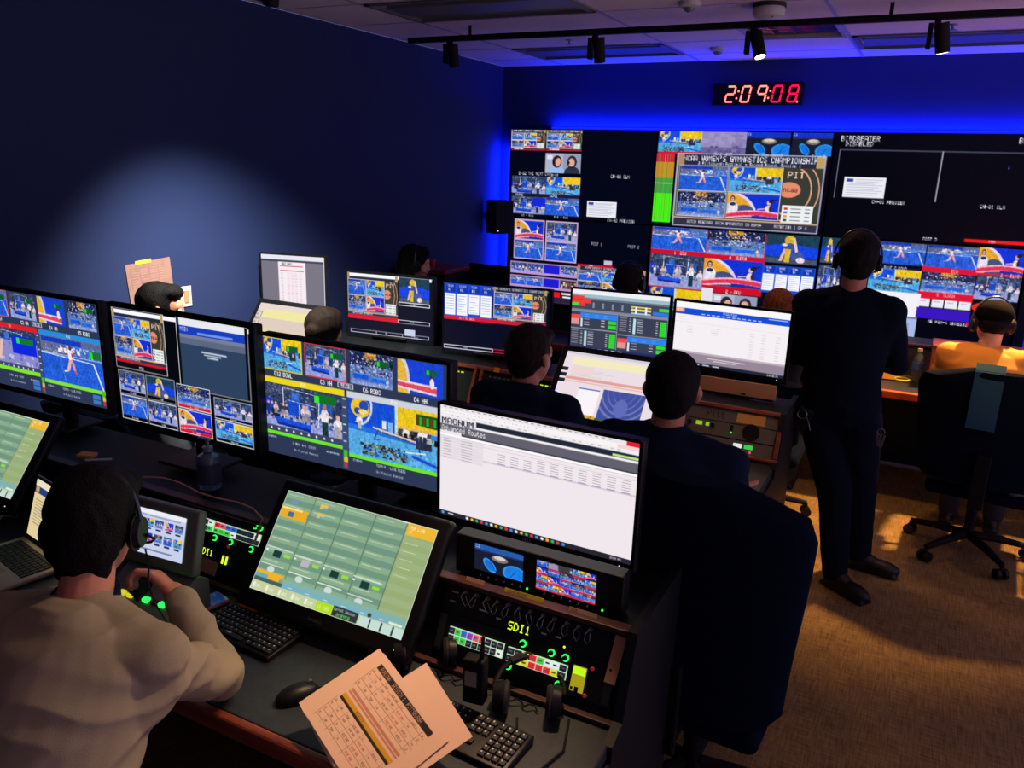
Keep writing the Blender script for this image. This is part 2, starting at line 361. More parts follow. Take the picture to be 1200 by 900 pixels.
def p_vault(c, lady=True, bug=False):
    c.rect(0, 0, 1, 1, (16, 50, 214)); c.mask(lambda u, t: (u/.60)**2+((t-.95)/1.04)**2 < 1, (226, 214, 236)); c.mask(lambda u, t: (u/.54)**2+((t-.98)/.99)**2 < 1, (236, 166, 46))
    c.mask(lambda u, t: (u > .15) & (((u-.34)/.22)**2+((t-.78)/.34)**2 < 1), (66, 80, 128))
    if lady: c.ell(.10, .20, .045, .12, (66, 46, 46)); c.ell(.10, .22, .030, .08, (232, 176, 156)); c.rect(.075, .2, .125, .215, (40, 30, 36)); c.ell(.11, .58, .11, .26, (232, 228, 240)); c.ell(.11, .42, .06, .07, (40, 46, 84)); c.line(.03, .4, .0, .8, .02, (200, 198, 220))
    c.ell(.86, .24, .045, .07, (34, 28, 34)); c.line(.88, .22, .96, .16, .02, (34, 28, 34)); c.ell(.81, .32, .038, .09, (235, 190, 175)); c.ell(.84, .27, .04, .06, (40, 32, 38)); c.ell(.81, .58, .065, .16, (240, 222, 200)); c.ell(.85, .56, .03, .14, (44, 40, 60)); c.line(.74, .56, .6, .6, .018, (238, 196, 180))
    c.mask(lambda u, t: (t > .78-.14*np.sin(u*2.6)) & (t < 1.02-.12*np.sin(u*2.6)), (246, 184, 204)); c.mask(lambda u, t: (t > .84-.14*np.sin(u*2.6)) & (t < .97-.12*np.sin(u*2.6)), (226, 50, 84)); c.mask(lambda u, t: (t > .98-.12*np.sin(u*2.6)) & (u > .5), (20, 50, 170))
    c.grain(6, 2, 4)
    if bug: c.rect(.6, .14, .88, .28, (20, 100, 60)); c.rect(.62, .15, .68, .27, (40, 200, 70))
def p_c4(c):
    c.rect(0, 0, 1, 1, (24, 66, 214)); c.mask(lambda u, t: (u/.28)**2+((t-.75)/.95)**2 < 1, (215, 205, 225)); c.mask(lambda u, t: (u/.22)**2+((t-.75)/.8)**2 < 1, (226, 180, 60))
    c.mask(lambda u, t: (t > .62+.05*u) & (t < .86+.1*u) & (u < .86), (238, 214, 222)); c.mask(lambda u, t: (t > .68+.05*u) & (t < .8+.1*u) & (u < .86), (220, 74, 96))
    c.ell(.74, .45, .035, .1, (60, 40, 50)); c.ell(.76, .6, .05, .16, (240, 225, 225)); c.rect(.62, .2, .88, .36, (20, 90, 60)); c.rect(.64, .22, .7, .34, (40, 200, 70)); c.grain(5, 2, 4)
def p_close(c):
    c.rect(0, 0, 1, 1, (28, 62, 84)); c.mask(lambda u, t: (t > .3+.25*np.abs(u-.45)) & (t < .78), (20, 66, 226)); c.mask(lambda u, t: t > .82, (70, 84, 110))
    c.ell(.45, .2, .1, .16, (214, 180, 50)); c.ell(.45, .45, .1, .16, (60, 80, 150)); c.line(.38, .5, .3, .92, .03, (240, 180, 160)); c.line(.44, .5, .42, .95, .05, (226, 186, 40)); c.line(.52, .1, .6, .6, .025, (240, 200, 180)); c.ell(.62, .74, .12, .16, (70, 90, 150)); c.ell(.68, .86, .08, .1, (245, 220, 215)); c.ell(.36, .36, .05, .05, (240, 215, 210)); c.grain(9, 2, 6)
def p_dish(c, d=(36, 90, 170)):
    c.rect(0, 0, 1, 1, (24, 28, 48)); c.rect(0, 0, 1, .2, d); c.rect(0, .2, 1, .26, (30, 50, 110)); c.ell(.52, .4, .17, .12, (130, 120, 120)); c.ell(.52, .36, .12, .07, (215, 205, 190))
    c.ell(.32, .72, .11, .26, (44, 150, 236), -.35); c.ell(.32, .72, .08, .2, (20, 110, 220), -.35); c.ell(.83, .8, .24, .3, (44, 150, 236)); c.ell(.83, .8, .2, .26, (26, 124, 226)); c.line(.32, .5, .45, .9, .006, (10, 40, 90)); c.line(.75, .95, .85, .7, .006, (10, 40, 90)); c.grain(5, 2, 4); c.text(.03, .04, .11, 'C1', (225, 230, 240))
def p_table(c):
    c.rect(0, 0, 1, 1, (26, 76, 208))
    for k in range(4):
        x = .02+k*.245; c.mask(lambda u, t, x=x: (t > .02) & (t < .26) & (u > x+.05*(1-t/.26)) & (u < x+.22), (18, 54, 170)); c.text(x+.05, .05, .07, ['TEAM', 'SCORE', 'TEAM', 'SCORE'][k], (240, 240, 250)); c.text(x+.07, .16, .07, 'R'+str(k+1), (240, 240, 250))
        c.rect(x, .3, x+.22, .92 if k != 2 else .86, (246, 246, 252))
        for j in range(7): c.rect(x+.02, .36+j*.075, x+.19-.04*((j*k) % 3), .37+j*.075, (140, 160, 215))
def p_ncaa(c, title=True):
    c.rect(0, 0, 1, 1, (64, 62, 52)); c.rect(0, 0, 1, .15, (36, 42, 66))
    if title: c.text(.5, .015, .075, "NCAA WOMEN'S GYMNASTICS CHAMPIONSHIP", (250, 250, 255), .63, False, True); c.text(.5, .1, .045, '@ Pittsburgh Regional - Second Round, Session 1', (240, 240, 250), .62, False, True)
    else: c.text(.5, .02, .07, "NCAA WOMEN'S GYMNASTICS CHAMPIONSHIP", (250, 250, 255), .60, False, True)
    c.rect(0, 0, .045, .15, (170, 140, 110)); c.rect(.95, 0, 1, .15, (190, 160, 100))
    c.sub(.02, .16, .36, .5); p_floor(c.sub(.02, .16, .365, .5)); p_beam(c.sub(.38, .16, .735, .5)); p_robo(c.sub(.02, .52, .365, .86)); p_vault(c.sub(.38, .52, .735, .86))
    for q in ((.01, .15, .37, .505), (.375, .15, .74, .505), (.01, .51, .37, .87), (.375, .51, .74, .87)): c.frame(*q, (210, 205, 215), 2)
    g = c.sub(.745, .16, 1, .9); g.rect(0, 0, 1, 1, (56, 60, 52)); g.ring(.2, .4, .55, .44, .03, (236, 170, 130)); g.ring(.2, .4, .75, .56, .02, (236, 170, 130)); g.ell(.18, .38, .3, .14, (232, 140, 110)); g.text(.02, .33, .09, 'ncaa', (30, 30, 36), .7, True); g.text(.1, .05, .12, 'PIT', (236, 200, 170), .8, True)
    g.rect(.05, .66, .85, .98, (236, 240, 240))
    for j in range(4): g.rect(.1, .7+j*.07, .2, .74+j*.07, [(200, 40, 50), (40, 80, 180), (220, 160, 40), (60, 60, 70)][j]); g.rect(.28, .71+j*.07, .55, .73+j*.07, (120, 130, 140)); g.rect(.65, .71+j*.07, .78, .73+j*.07, (120, 130, 140))
    c.rect(0, .88, 1, 1, (48, 50, 72)); c.rect(0, .88, 1, .9, (220, 180, 150))
    if title: c.text(.1, .92, .045, 'WATCH REGIONAL EACH APPARATUS ON ESPN+', (240, 235, 240), .58); c.text(.72, .92, .045, 'ROTATION 1 OF 4', (240, 235, 240), .6)
    else: c.rect(0, .95, 1, 1, (215, 20, 45)); c.text(.1, .9, .04, 'WATCH EACH APPARATUS', (235, 235, 240), .6)
def p_hosts(c):
    c.rect(0, 0, 1, 1, (178, 180, 205)); c.rect(.5, 0, 1, 1, (150, 155, 185)); c.rect(.05, .1, .2, .3, (230, 225, 235))
    for x, q, hr in ((.34, (150, 190, 240), (60, 40, 40)), (.76, (40, 50, 70), (70, 60, 60))):
        c.ell(x, .42, .12, .28, hr); c.ell(x+(.03 if x < .5 else -.02), .46, .085, .22, (232, 170, 150)); c.ell(x, .98, .22, .34, q); c.ring(x-.01, .42, .12, .28, .12, (30, 30, 36)); c.ell(x-.1, .46, .03, .09, (24, 24, 30))
def p_doc(c, tint=(235, 235, 245)):
    c.rect(0, 0, 1, 1, tint); c.rect(.05, .08, .22, .24, (50, 70, 160))
    for j in range(9): c.rect(.28 if j < 2 else .06, .12+j*.09, .94-.1*(j % 3), .14+j*.09, (150, 140, 175))
# ------------------------------------------------------------ room
XL, YB, ZC = -3.675, 6.86, 2.90
def carpet():
    m = bpy.data.materials.new('woven_carpet'); m.use_nodes = True; nt = m.node_tree; b = nt.nodes['Principled BSDF']; b.inputs['Roughness'].default_value = .95; b.inputs['Specular IOR Level'].default_value = .1
    tc = nt.nodes.new('ShaderNodeTexCoord'); prev = None
    vals = []
    for sc in ((9, 160, 1), (160, 9, 1), (5, 5, 1), (500, 500, 1)):
        mp = nt.nodes.new('ShaderNodeMapping'); mp.inputs['Scale'].default_value = sc; n = nt.nodes.new('ShaderNodeTexNoise'); n.inputs['Scale'].default_value = 1; n.inputs['Detail'].default_value = 4
        nt.links.new(tc.outputs['Object'], mp.inputs[0]); nt.links.new(mp.outputs[0], n.inputs['Vector']); vals.append(n.outputs['Fac'])
    def mth(op, a, c):
        q = nt.nodes.new('ShaderNodeMath'); q.operation = op
        for i, v in enumerate((a, c)):
            if isinstance(v, (int, float)): q.inputs[i].default_value = v
            else: nt.links.new(v, q.inputs[i])
        return q.outputs[0]
    v = mth('ADD', mth('MULTIPLY', vals[0], .9), mth('MULTIPLY', vals[1], .9)); v = mth('ADD', v, mth('MULTIPLY', vals[3], .25)); v = mth('ADD', v, mth('MULTIPLY', vals[2], .3))
    rr = nt.nodes.new('ShaderNodeMapRange'); rr.inputs[1].default_value = .85; rr.inputs[2].default_value = 1.5; nt.links.new(v, rr.inputs[0])
    cr = nt.nodes.new('ShaderNodeValToRGB'); cr.color_ramp.elements[0].color = (*srgb((94, 74, 46)), 1); cr.color_ramp.elements[1].color = (*srgb((166, 140, 92)), 1)
    nt.links.new(rr.outputs[0], cr.inputs[0]); nt.links.new(cr.outputs[0], b.inputs['Base Color'])
    bp = nt.nodes.new('ShaderNodeBump'); bp.inputs['Strength'].default_value = .4; bp.inputs['Distance'].default_value = .004
    nt.links.new(v, bp.inputs['Height']); nt.links.new(bp.outputs[0], b.inputs['Normal'])
    return m
def slab(name, c, d, m, label=None): o = MB().box(c, d).build(name, m); o['kind'] = 'structure'; return o
slab('floor', (-.75, 2.4, -.05), (5.9, 9.0, .1), carpet())
NAVY = mat('navy_wall_paint', (31, 46, 90), .75, bump=(300, .12), spec=.3)
slab('wall_left', (XL-.05, 2.4, ZC/2), (.1, 9.0, ZC), NAVY)
slab('wall_front', (.9, -2.15, ZC/2), (9.2, .1, ZC), NAVY)
slab('wall_back', (.9, YB+.05, ZC/2), (9.2, .1, ZC), NAVY)
TILE = mat('ceiling_tile', (226, 210, 218), .9, bump=(250, .35), ramp=(90, (214, 198, 206)))
TBAR = mat('ceiling_grid', (150, 145, 150), .5)
# ceiling as lay-in tiles with grid bars
mb = MB(); gx = [-3.675, -3.08, -1.865, -.65, .565, 1.78, 3.0]; gy = [.34+.61*k for k in range(11)]+[6.86]
gy = [-2.1, -1.49, -.88, -.27]+gy
for i in range(len(gx)-1):
    for j in range(len(gy)-1):
        if (i in (1,) and abs(gy[j]-4.0) < .02) or (i in (1, 3) and abs(gy[j]-5.83) < .02): continue
        if i == 2 and abs(gy[j]-5.22) < .02: mb.box(((gx[i]+gx[i]+.61)/2, (gy[j]+gy[j+1])/2, ZC+.01), (.598, gy[j+1]-gy[j]-.012, .02)); continue
        mb.box(((gx[i]+gx[i+1])/2, (gy[j]+gy[j+1])/2, ZC+.01), (gx[i+1]-gx[i]-.012, gy[j+1]-gy[j]-.012, .02))
mb.mi = 1
for x in gx[1:]: mb.box((x, 2.4, ZC+.004), (.022, 9, .012))
for y in gy[1:-1]: mb.box((-.3, y, ZC+.005), (6.7, .022, .012))
mb.box((gx[2]+.61, 5.52, ZC+.004), (.022, .61, .012))
mb.mi = 0; mb.box((.9, 2.4, ZC+.12), (9.2, 9, .04))
mb.build('ceiling', [TILE, TBAR])['kind'] = 'structure'

# recessed ceiling lights that are off
LENS = mat('unlit_troffer_lens', (92, 94, 96), .5)
def troffer(x0, x1, y0, y1, label):
    t = empty('ceiling_light', ((x0+x1)/2, (y0+y1)/2, ZC), 0, label, 'ceiling light', 'recessed ceiling lights'); w_, d = x1-x0-.03, y1-y0-.03
    f = MB(); 
    for s in (-1, 1): f.box((s*(w_/2-.015), 0, .0), (.03, d, .02)); f.box((0, s*(d/2-.015), 0), (w_, .03, .02))
    f.box((0, 0, .085), (w_, d, .012)); f.build('frame', LENS, t)
    q = MB(); q.prism([(-d/2+.03, .005), (-.12, .02), (-.12, .03), (-d/2+.03, .02)], -w_/2+.03, w_/2-.03); q.prism([(d/2-.03, .005), (.12, .02), (.12, .03), (d/2-.03, .02)], -w_/2+.03, w_/2-.03)
    q.build('reflector', LENS, t)
    MB().box((0, 0, .012), (w_-.08, .26, .03), bev=.008).build('diffuser', LENS, t)
troffer(-3.08, -1.865, 4.0, 4.61, 'unlit recessed ceiling light left of the smoke detector, at the top edge')
troffer(-3.08, -1.865, 5.83, 6.44, 'unlit recessed light near the back wall above the left end of the screens')
troffer(-.65, .565, 5.83, 6.44, 'unlit recessed light near the back wall right of the red clock')
t = empty('ceiling_light', (-.95, 5.52, ZC), 0, 'small square ceiling light with mirror louvres reflecting red and blue', 'ceiling light')
f = MB()
for s in (-1, 1): f.box((s*.28, 0, .0), (.025, .58, .025)); f.box((0, s*.28, 0), (.58, .025, .025))
f.box((0, 0, .09), (.58, .58, .01)); f.build('frame', TBAR, t)
f = MB(); f.norecalc = True
MIR = mat('mirror_louvre', (210, 212, 216), .12, 1)
f.box((0, 0, .030), (.56, .56, .004))
for k in range(3):
    x = -.14+.14*k; f.box((x, 0, .018), (.005, .55, .020)); f.box((0, x, .018), (.55, .005, .020))
f.build('louvre', MIR, t)

# smoke detector, camera dome, sprinklers
OFFW = mat('off_white_plastic', (186, 186, 190), .5)
t = empty('smoke_detector', (-.93, 4.66, ZC), 0, 'round white smoke detector on the ceiling above the track rail', 'smoke detector')
MB().lathe([(.0, 0), (.085, 0), (.085, -.02), (.0, -.02)][::1]).build('mounting_plate', mat('black_ring', (25, 25, 28), .6), t)
MB().lathe([(.0, -.02), (.078, -.02), (.084, -.035), (.08, -.062), (.06, -.072), (0, -.074)]).build('housing', OFFW, t, smooth=True)
MB().sph((.03, -.05, -.07), .006).build('indicator', mat('dim_lamp', (120, 30, 30), .4), t)
for x, y, l in ((-2.45, 5.54, 'small sprinkler head in the ceiling left of the second track lamp'), (-.07, 5.56, 'small sprinkler head in the ceiling by the rightmost track lamp')):
    t = empty('fire_sprinkler', (x, y, ZC), 0, l, 'sprinkler', 'ceiling sprinklers')
    MB().cyl((0, 0, 0), (0, 0, -.03), .008).cyl((0, 0, 0), (0, 0, -.006), .025).build('stem', METAL, t); MB().cyl((0, 0, -.03), (0, 0, -.034), .026, n=20).build('deflector', METAL, t)
for x, y, l in ((-1.31, 4.5, 'pale round ceiling sensor at the top edge left of the smoke detector'), (-1.56, 6.16, 'pale round ceiling sensor near the back wall above the red clock')):
    t = empty('ceiling_sensor', (x, y, ZC), 0, l, 'sensor', 'round ceiling sensors')
    MB().lathe([(0, 0), (.06, 0), (.055, -.02), (.035, -.028), (0, -.028)]).build('base', OFFW, t, smooth=True); MB().sph((0, 0, -.026), .032, sc=(1, 1, .8)).build('dome', mat('grey_dome', (110, 110, 116), .25), t, smooth=True)

# track lighting
LAMP = mat('lamp_lens', (255, 240, 210), .3, emit=(255, 214, 150), es=14)
LAMPOFF = mat('dark_lamp_lens', (60, 60, 60), .2)
WARM = (1, .50, .17)
def rail(y, x0, x1, label):
    t = empty('track_rail', ((x0+x1)/2, y, ZC), 0, label, 'lighting track', 'ceiling tracks'); L = x1-x0
    MB().box((0, 0, -.075), (L, .036, .034), bev=.004).build('rail', PLASTIC2, t)
    for s in (-.42, 0, .42): MB().cyl((s*L, 0, 0), (s*L, 0, -.06), .01).build('hanger', PLASTIC2, t)
    return t
def head(x, y, target, energy, label, col=WARM, lit=True, cone=70, blend=.6, size=.06):
    t = empty('track_spotlight', (x, y, ZC-.092), 0, label, 'spotlight', 'track spotlights')
    MB().box((0, 0, -.02), (.03, .03, .04)).box((-.028, 0, -.075), (.022, .05, .12), bev=.003).build('bracket', PLASTIC2, t)
    d = (Vector(target)-Vector((x, y, ZC-.18))).normalized(); c = Vector((.03, 0, -.085))
    MB().cyl(c-d*.07, c+d*.07, .034, n=24).build('lamp_body', PLASTIC2, t, smooth=True)
    MB().cyl(c+d*.0705, c+d*.0715, .027, n=24).build('lens', LAMP if lit else LAMPOFF, t)
    if energy:
        l = bpy.data.lights.new('spot_lamp', 'SPOT'); l.energy = energy; l.color = col; l.spot_size = R(cone); l.spot_blend = blend; l.shadow_soft_size = size
        lo = bpy.data.objects.new('spot_lamp', l); COL.objects.link(lo); lo.parent = t; lo.location = c+d*.09
        lo.rotation_euler = d.to_track_quat('-Z', 'Y').to_euler()
rail(4.81, -3.3, 2.6, 'black lighting track on the ceiling, the farther one crossing the whole photo')
rail(2.75, -2.9, 2.6, 'black lighting track nearer the photographer, only a lamp tip in the photo')
head(-1.7, 2.75, (-2.15, 3.62, .9), 22, 'track lamp out of the photo over the left part of the middle desk', cone=50, blend=.9)
head(-.55, 2.75, (-.72, 3.7, .9), 26, 'track lamp out of the photo over the right end of the middle desk', cone=30, blend=.8)
rail(2.1, -3.3, 2.6, 'black lighting track above the front desk row out of the photo')
rail(5.62, .45, 2.6, 'short black lighting track over the rear desk, right of the photo')
head(-2.98, 4.81, (-3.0, 5.4, 0), 0, 'leftmost black track lamp by the left wall, unlit', lit=False)
head(-1.96, 4.81, (-1.9, 5.4, 0), 0, 'second black track lamp from the left, unlit', lit=False)
head(-1.03, 4.81, (-.1, 4.2, 0), 22, 'third black track lamp from the left beneath the smoke detector')
head(-.13, 4.81, (.2, 5.2, .8), 40, 'rightmost black track lamp with a bright lens', cone=60)
head(-2.6, 2.75, (-3.67, 3.5, .0), 560, 'track lamp just peeping in at the top edge of the photo, lighting the left wall', col=(1, .93, .78), cone=82, blend=1)
head(.95, 2.75, (.45, 4.85, 1.15), 55, 'track lamp out of the photo lighting the person in the orange shirt', cone=24, blend=.6)
head(.65, 5.62, (-.05, 4.75, 0), 760, 'track lamp right of the photo lighting the carpet towards the camera', cone=53, blend=1)
head(-.75, 2.1, (-.93, 1.33, .78), 150, 'track lamp above the front desk, out of the photo', col=(1, .60, .34), cone=34, blend=1)
head(-.2, 2.75, (-1.34, 1.08, 1.02), 105, 'track lamp above the person at the front desk, out of the photo', col=(1, .70, .45), cone=26, blend=1)

# blue LED strips behind the video wall
LED = mat('blue_led_strip', (0, 10, 60), .5, emit=(6, 14, 255), es=5)
def led(name_l, p0, p1, energy):
    p0, p1 = Vector(p0), Vector(p1); d = p1-p0
    t = empty('led_strip', (p0+p1)/2, 0, name_l, 'light strip', 'blue light strips'); c = (p0+p1)/2
    MB().cyl(p0-c, p1-c, .008, n=8).build('strip', LED, t)
    l = bpy.data.lights.new('strip_light', 'AREA'); l.shape = 'RECTANGLE'; l.size = d.length; l.size_y = .02; l.energy = energy; l.color = (.004, .02, 1)
    lo = bpy.data.objects.new('strip_light', l); COL.objects.link(lo); lo.parent = t
    x = d.normalized(); z = Vector((0, -.1, -1)) if abs(x.x) > .5 else Vector((1, -.1, 0)); z = (z-x*z.dot(x)).normalized(); y = z.cross(x)
    m = Matrix((x, y, z)).transposed().to_4x4(); m.translation = z*-.01; lo.matrix_local = m
led('blue light strip along the top of the video wall lighting the wall blue', (-3.15, 6.828, 2.372), (2.0, 6.828, 2.372), 60)
led('blue light strip down the left edge of the video wall', (-3.56, 6.80, .95), (-3.56, 6.80, 2.2), 24)

# ------------------------------------------------------------ red LED clock
t = empty('wall_clock', (-1.385, 6.86, 2.64), 0, 'black digital clock with red digits reading 2:09:08 high on the back wall', 'clock')
MB().box((0, -.025, 0), (.70, .05, .175), bev=.006).build('case', PLASTIC2, t)
SEG = {'0': 'abcdef', '2': 'abged', '8': 'abcdefg', '9': 'abcfg'}
RD1 = mat('bright_red_digit', (80, 0, 0), .4, emit=(255, 110, 100), es=3.0); RD2 = mat('deep_red_digit', (80, 0, 0), .4, emit=(255, 16, 70), es=1.8)
def seg(ch, x, m):
    b = MB(); w_, h, sk = .062, .115, .14
    pts = {'a': ((0, h), (w_, h)), 'b': ((w_, h), (w_, h/2)), 'c': ((w_, h/2), (w_, 0)), 'd': ((0, 0), (w_, 0)), 'e': ((0, h/2), (0, 0)), 'f': ((0, h), (0, h/2)), 'g': ((0, h/2), (w_, h/2))}
    for k in SEG[ch]:
        (x0, z0), (x1, z1) = pts[k]; d = Vector((x1-x0, 0, z1-z0)).normalized()*.005
        b.cyl(Vector((x+x0+sk*z0, -.053, z0-h/2))+d, Vector((x+x1+sk*z1, -.053, z1-h/2))-d, .0062, n=6)
    b.build('digit', m, t)
for ch, x, m in (('2', -.245, RD1), ('0', -.125, RD1), ('9', 0.0, RD1), ('0', .115, RD2), ('8', .235, RD2)): seg(ch, x, m)
for x, z in ((-.143, .022), (-.155, -.03), (.102, .022), (.09, -.03), (.31, -.058)): MB().sph((x, -.052, z), .0072).build('digit_dot', RD1, t)

# loudspeaker on the left wall by the corner
t = empty('wall_speaker', (XL, 6.62, 1.58), 0, 'small black loudspeaker on the left wall next to the screens', 'loudspeaker')
MB().box((.13, 0, 0), (.16, .2, .30), Matrix.Rotation(-.5, 3, 'Z'), bev=.012).build('cabinet', PLASTIC2, t)
MB().box((.03, 0, 0), (.06, .05, .06)).build('bracket', METAL, t); MB().sph((.17, -.1, -.12), .006).build('power_lamp', WHT, t)

# paper and switch on the left wall
c = Cv(110, 90, (146, 112, 102)); c.spk(0, 0, 1, 1, [(140, 107, 97)], 30, .1)
for k in range(4):
    x = .1+.2*k; n_ = (8, 7, 8, 6)[k]
    for j in range(n_): c.rect(x, .14+j*.065, x+.16, .15+j*.065, (120, 90, 90)); c.rect(x+.02, .16+j*.065, x+.1+.02*(j % 3), .175+j*.065, (160, 120, 118))
    c.rect(x-.01, .12, x, .14+n_*.065, (120, 90, 90))
c.rect(.3, .16, .46, .28, (150, 112, 110)); c.rect(.3, .5, .46, .58, (120, 80, 80))
t = empty('wall_notice', (XL+.004, 2.92, 1.39), 0, 'printed paper sheet taped to the left wall', 'paper')
t.rotation_euler = (R(4), 0, 0)
pb = MB().box((0.0, 0, 0), (.001, .28, .21)).build('sheet', mat('paper_back', (142, 110, 100), .8), t)
picture('printed_face', c, (.002, -.14, .105), (0, .28, 0), (0, 0, -.21), t, PAPER)
MB().box((.003, -.03, .105), (.001, .1, .02)).build('tape', mat('yellow_tape', (190, 180, 60), .6), t)
t = empty('light_switch', (XL, 3.145, 1.275), 0, 'white rocker light switch on the left wall beside the taped paper', 'light switch')
MB().box((.003, 0, 0), (.006, .075, .115), bev=.002).build('plate', OFFW, t); MB().box((.008, 0, 0), (.008, .032, .066), Matrix.Rotation(.06, 3, 'Y')).build('rocker', mat('cream_rocker', (190, 140, 96), .5), t)

# ------------------------------------------------------------ video wall: eight large panels
PX = [-3.53, -2.145, -.755, .635]; PW, PH = 1.375, .77
def wall_panel(col_, row, cv, label):
    x0, z1 = PX[col_], (2.355, 1.58)[row]
    t = empty('video_wall_display', (x0+PW/2, 6.78, z1-PH), 0, label, 'screen', 'video wall displays')
    MB().box((0, .01, PH/2), (PW+.006, .06, PH+.003), bev=.004).box((0, .05, PH/2), (.4, .06, .3)).build('housing', PLASTIC2, t)
    picture('screen', cv, (-PW/2+.003, -.0215, PH-.004), (PW-.006, 0, 0), (0, 0, -PH+.008), t, SCREEN)
DK = (3, 6, 22)
def cap(c, x, y, h, s_, q=(225, 225, 235)): c.text(x, y, h, s_, q, .66, False)
PR, PU = (214, 60, 110), (150, 130, 200)
# column 1 top
c = Cv(270, 152, DK); p_ncaa(c.sub(.005, .0, .258, .235), False); p_ncaa(c.sub(.262, 0, .512, .235), False); p_hosts(c.sub(.262, .26, .512, .48)); cap(c, .07, .478, .035, 'B-12 THE NEXT DAY'); cap(c, .3, .49, .03, 'CH-04')
p_bars(c.sub(.02, .525, .27, .75)); p_beam(c.sub(.272, .525, .515, .75)); p_bars(c.sub(.02, .76, .27, .965)); p_floor(c.sub(.272, .76, .515, .965))
c.sub(.02, .76, .27, .965).rect(.64, .08, 1, .55, (20, 40, 220)); cap(c, .1, .972, .028, 'VS - RUN'); cap(c, .34, .972, .028, 'FLR - RUN')
for q in ((.02, .725, .27, .75), (.272, .725, .515, .75)): c.rect(*q, (30, 30, 60)); c.text(q[0]+.03, .73, .025, 'SOURCE', (230, 230, 240))
cap(c, .72, .478, .035, 'CH-02 CLN'); p_doc(c.sub(.57, .775, .77, .955)); cap(c, .715, .965, .035, 'CH-02 PREVIEW')
wall_panel(0, 0, c, 'video wall display at the top left showing two speakers and small gymnastics views')
# column 1 bottom
c = Cv(270, 152, DK)
for (a, b), f in (((.05, .275), p_vault), ((.285, .515), p_bars)):
    c.rect(a, .02, b, .495, (200, 170, 210)); f(c.sub(a+.008, .035, b-.008, .25)); p_floor(c.sub(a+.008, .27, b-.008, .48))
for y in (.53, .695):
    c.rect(.03, y, .525, y+.14, (190, 150, 205))
    for k in range(4):
        s_ = c.sub(.036+.123*k, y+.012, .036+.123*k+.117, y+.115)
        if k == 2: s_.rect(0, 0, 1, 1, (30, 30, 210))
        elif k == 3 and y > .6: s_.rect(0, 0, 1, 1, (60, 50, 50)); s_.spk(0, 0, 1, 1, [(220, 200, 190), (120, 90, 70)], 20, .1, 4)
        else: (p_bars if y < .6 else p_floor)(s_)
c.rect(.03, .845, .33, .86, (190, 150, 205)); c.rect(.335, .86, .41, .95, (250, 20, 30)); c.rect(.42, .86, .52, .885, (230, 230, 235)); c.rect(.42, .905, .52, .93, (60, 60, 80)); c.rect(.43, .9, .5, .925, (240, 240, 240))
cap(c, .615, .235, .032, 'POST 1'); cap(c, .865, .235, .032, 'POST 2'); c.rect(.71, .43, .765, .485, (210, 190, 215))
p_ncaa(c.sub(.525, .51, .995, .86)); c.rect(.525, .495, .775, .515, (214, 20, 50)); c.text(.61, .497, .02, 'PGM', (255, 230, 230))
wall_panel(0, 1, c, 'video wall display at the bottom left, below the one with the two speakers')
# column 2 top
c = Cv(270, 152, DK); p_beam(c.sub(.005, 0, .27, .225)); s_ = c.sub(.27, 0, .53, .225)
s_.rect(0, 0, 1, 1, (150, 140, 190)); s_.rect(0, .7, 1, 1, (110, 100, 150)); s_.rect(.68, .15, .92, .7, (130, 120, 170)); s_.spk(0, .6, 1, .95, [(130, 120, 170), (90, 80, 140)], 30, .08); s_.spk(0, 0, 1, .6, [(160, 150, 200), (140, 130, 180)], 30, .12)
p_dish(c.sub(.53, 0, .775, .225), (20, 50, 200)); p_dish(c.sub(.785, 0, 1, .225), (20, 50, 200)); c.rect(.005, .21, .27, .235, (220, 20, 50))
m = c.sub(.0, .235, .115, .965)
m.rect(0, 0, 1, .12, (206, 24, 60)); m.rect(0, .12, 1, .35, (200, 140, 40)); m.rect(0, .35, 1, .57, (60, 160, 70)); m.rect(0, .57, 1, 1, (70, 245, 20))
for k in range(1, 8): m.rect(k/8-.012, 0, k/8+.012, .97, (120, 130, 50) if k % 2 else (90, 190, 60))
for k in range(8): m.rect(k/8+.02, .42+.03*((k*3) % 3), k/8+.1, .43+.03*((k*3) % 3), (230, 250, 220))
c.rect(.13, .225, .98, .99, (180, 175, 205)); p_ncaa(c.sub(.138, .235, .972, .98))
cap(c, .35, .215, .03, 'MV-2 NEXT'); cap(c, .58, .215, .03, 'M:2 PGM BACKUP'); cap(c, .9, .215, .03, 'E1 - 3')
wall_panel(1, 0, c, 'video wall display showing the championship title picture and the green level meters')
# column 2 bottom
c = Cv(270, 152, DK); c.rect(.01, .02, .71, .7, (210, 16, 40))
p_floor(c.sub(.012, .0, .355, .25)); p_robo(c.sub(.36, .0, .70, .26)); p_close(c.sub(.705, .0, 1, .3))
p_bars(c.sub(.012, .30, .35, .66)); p_vault(c.sub(.352, .31, .70, .60)); p_table(c.sub(.70, .33, 1, .62)); c.text(.16, .26, .035, '1  ECU', (255, 230, 230), .6, True); c.text(.5, .268, .035, '4  SLASH', (255, 230, 230), .6, True); c.text(.5, .635, .035, '2 - ECU', (255, 230, 230), .6, True)
c.rect(.0, .67, 1, 1, DK); p_beam(c.sub(.02, .675, .35, .97)); c.rect(.352, .63, .42, .8, (230, 225, 235)); s_ = c.sub(.42, .68, .69, .93); p_hosts(s_)
wall_panel(1, 1, c, 'video wall display below the championship picture, partly hidden by the standing person')
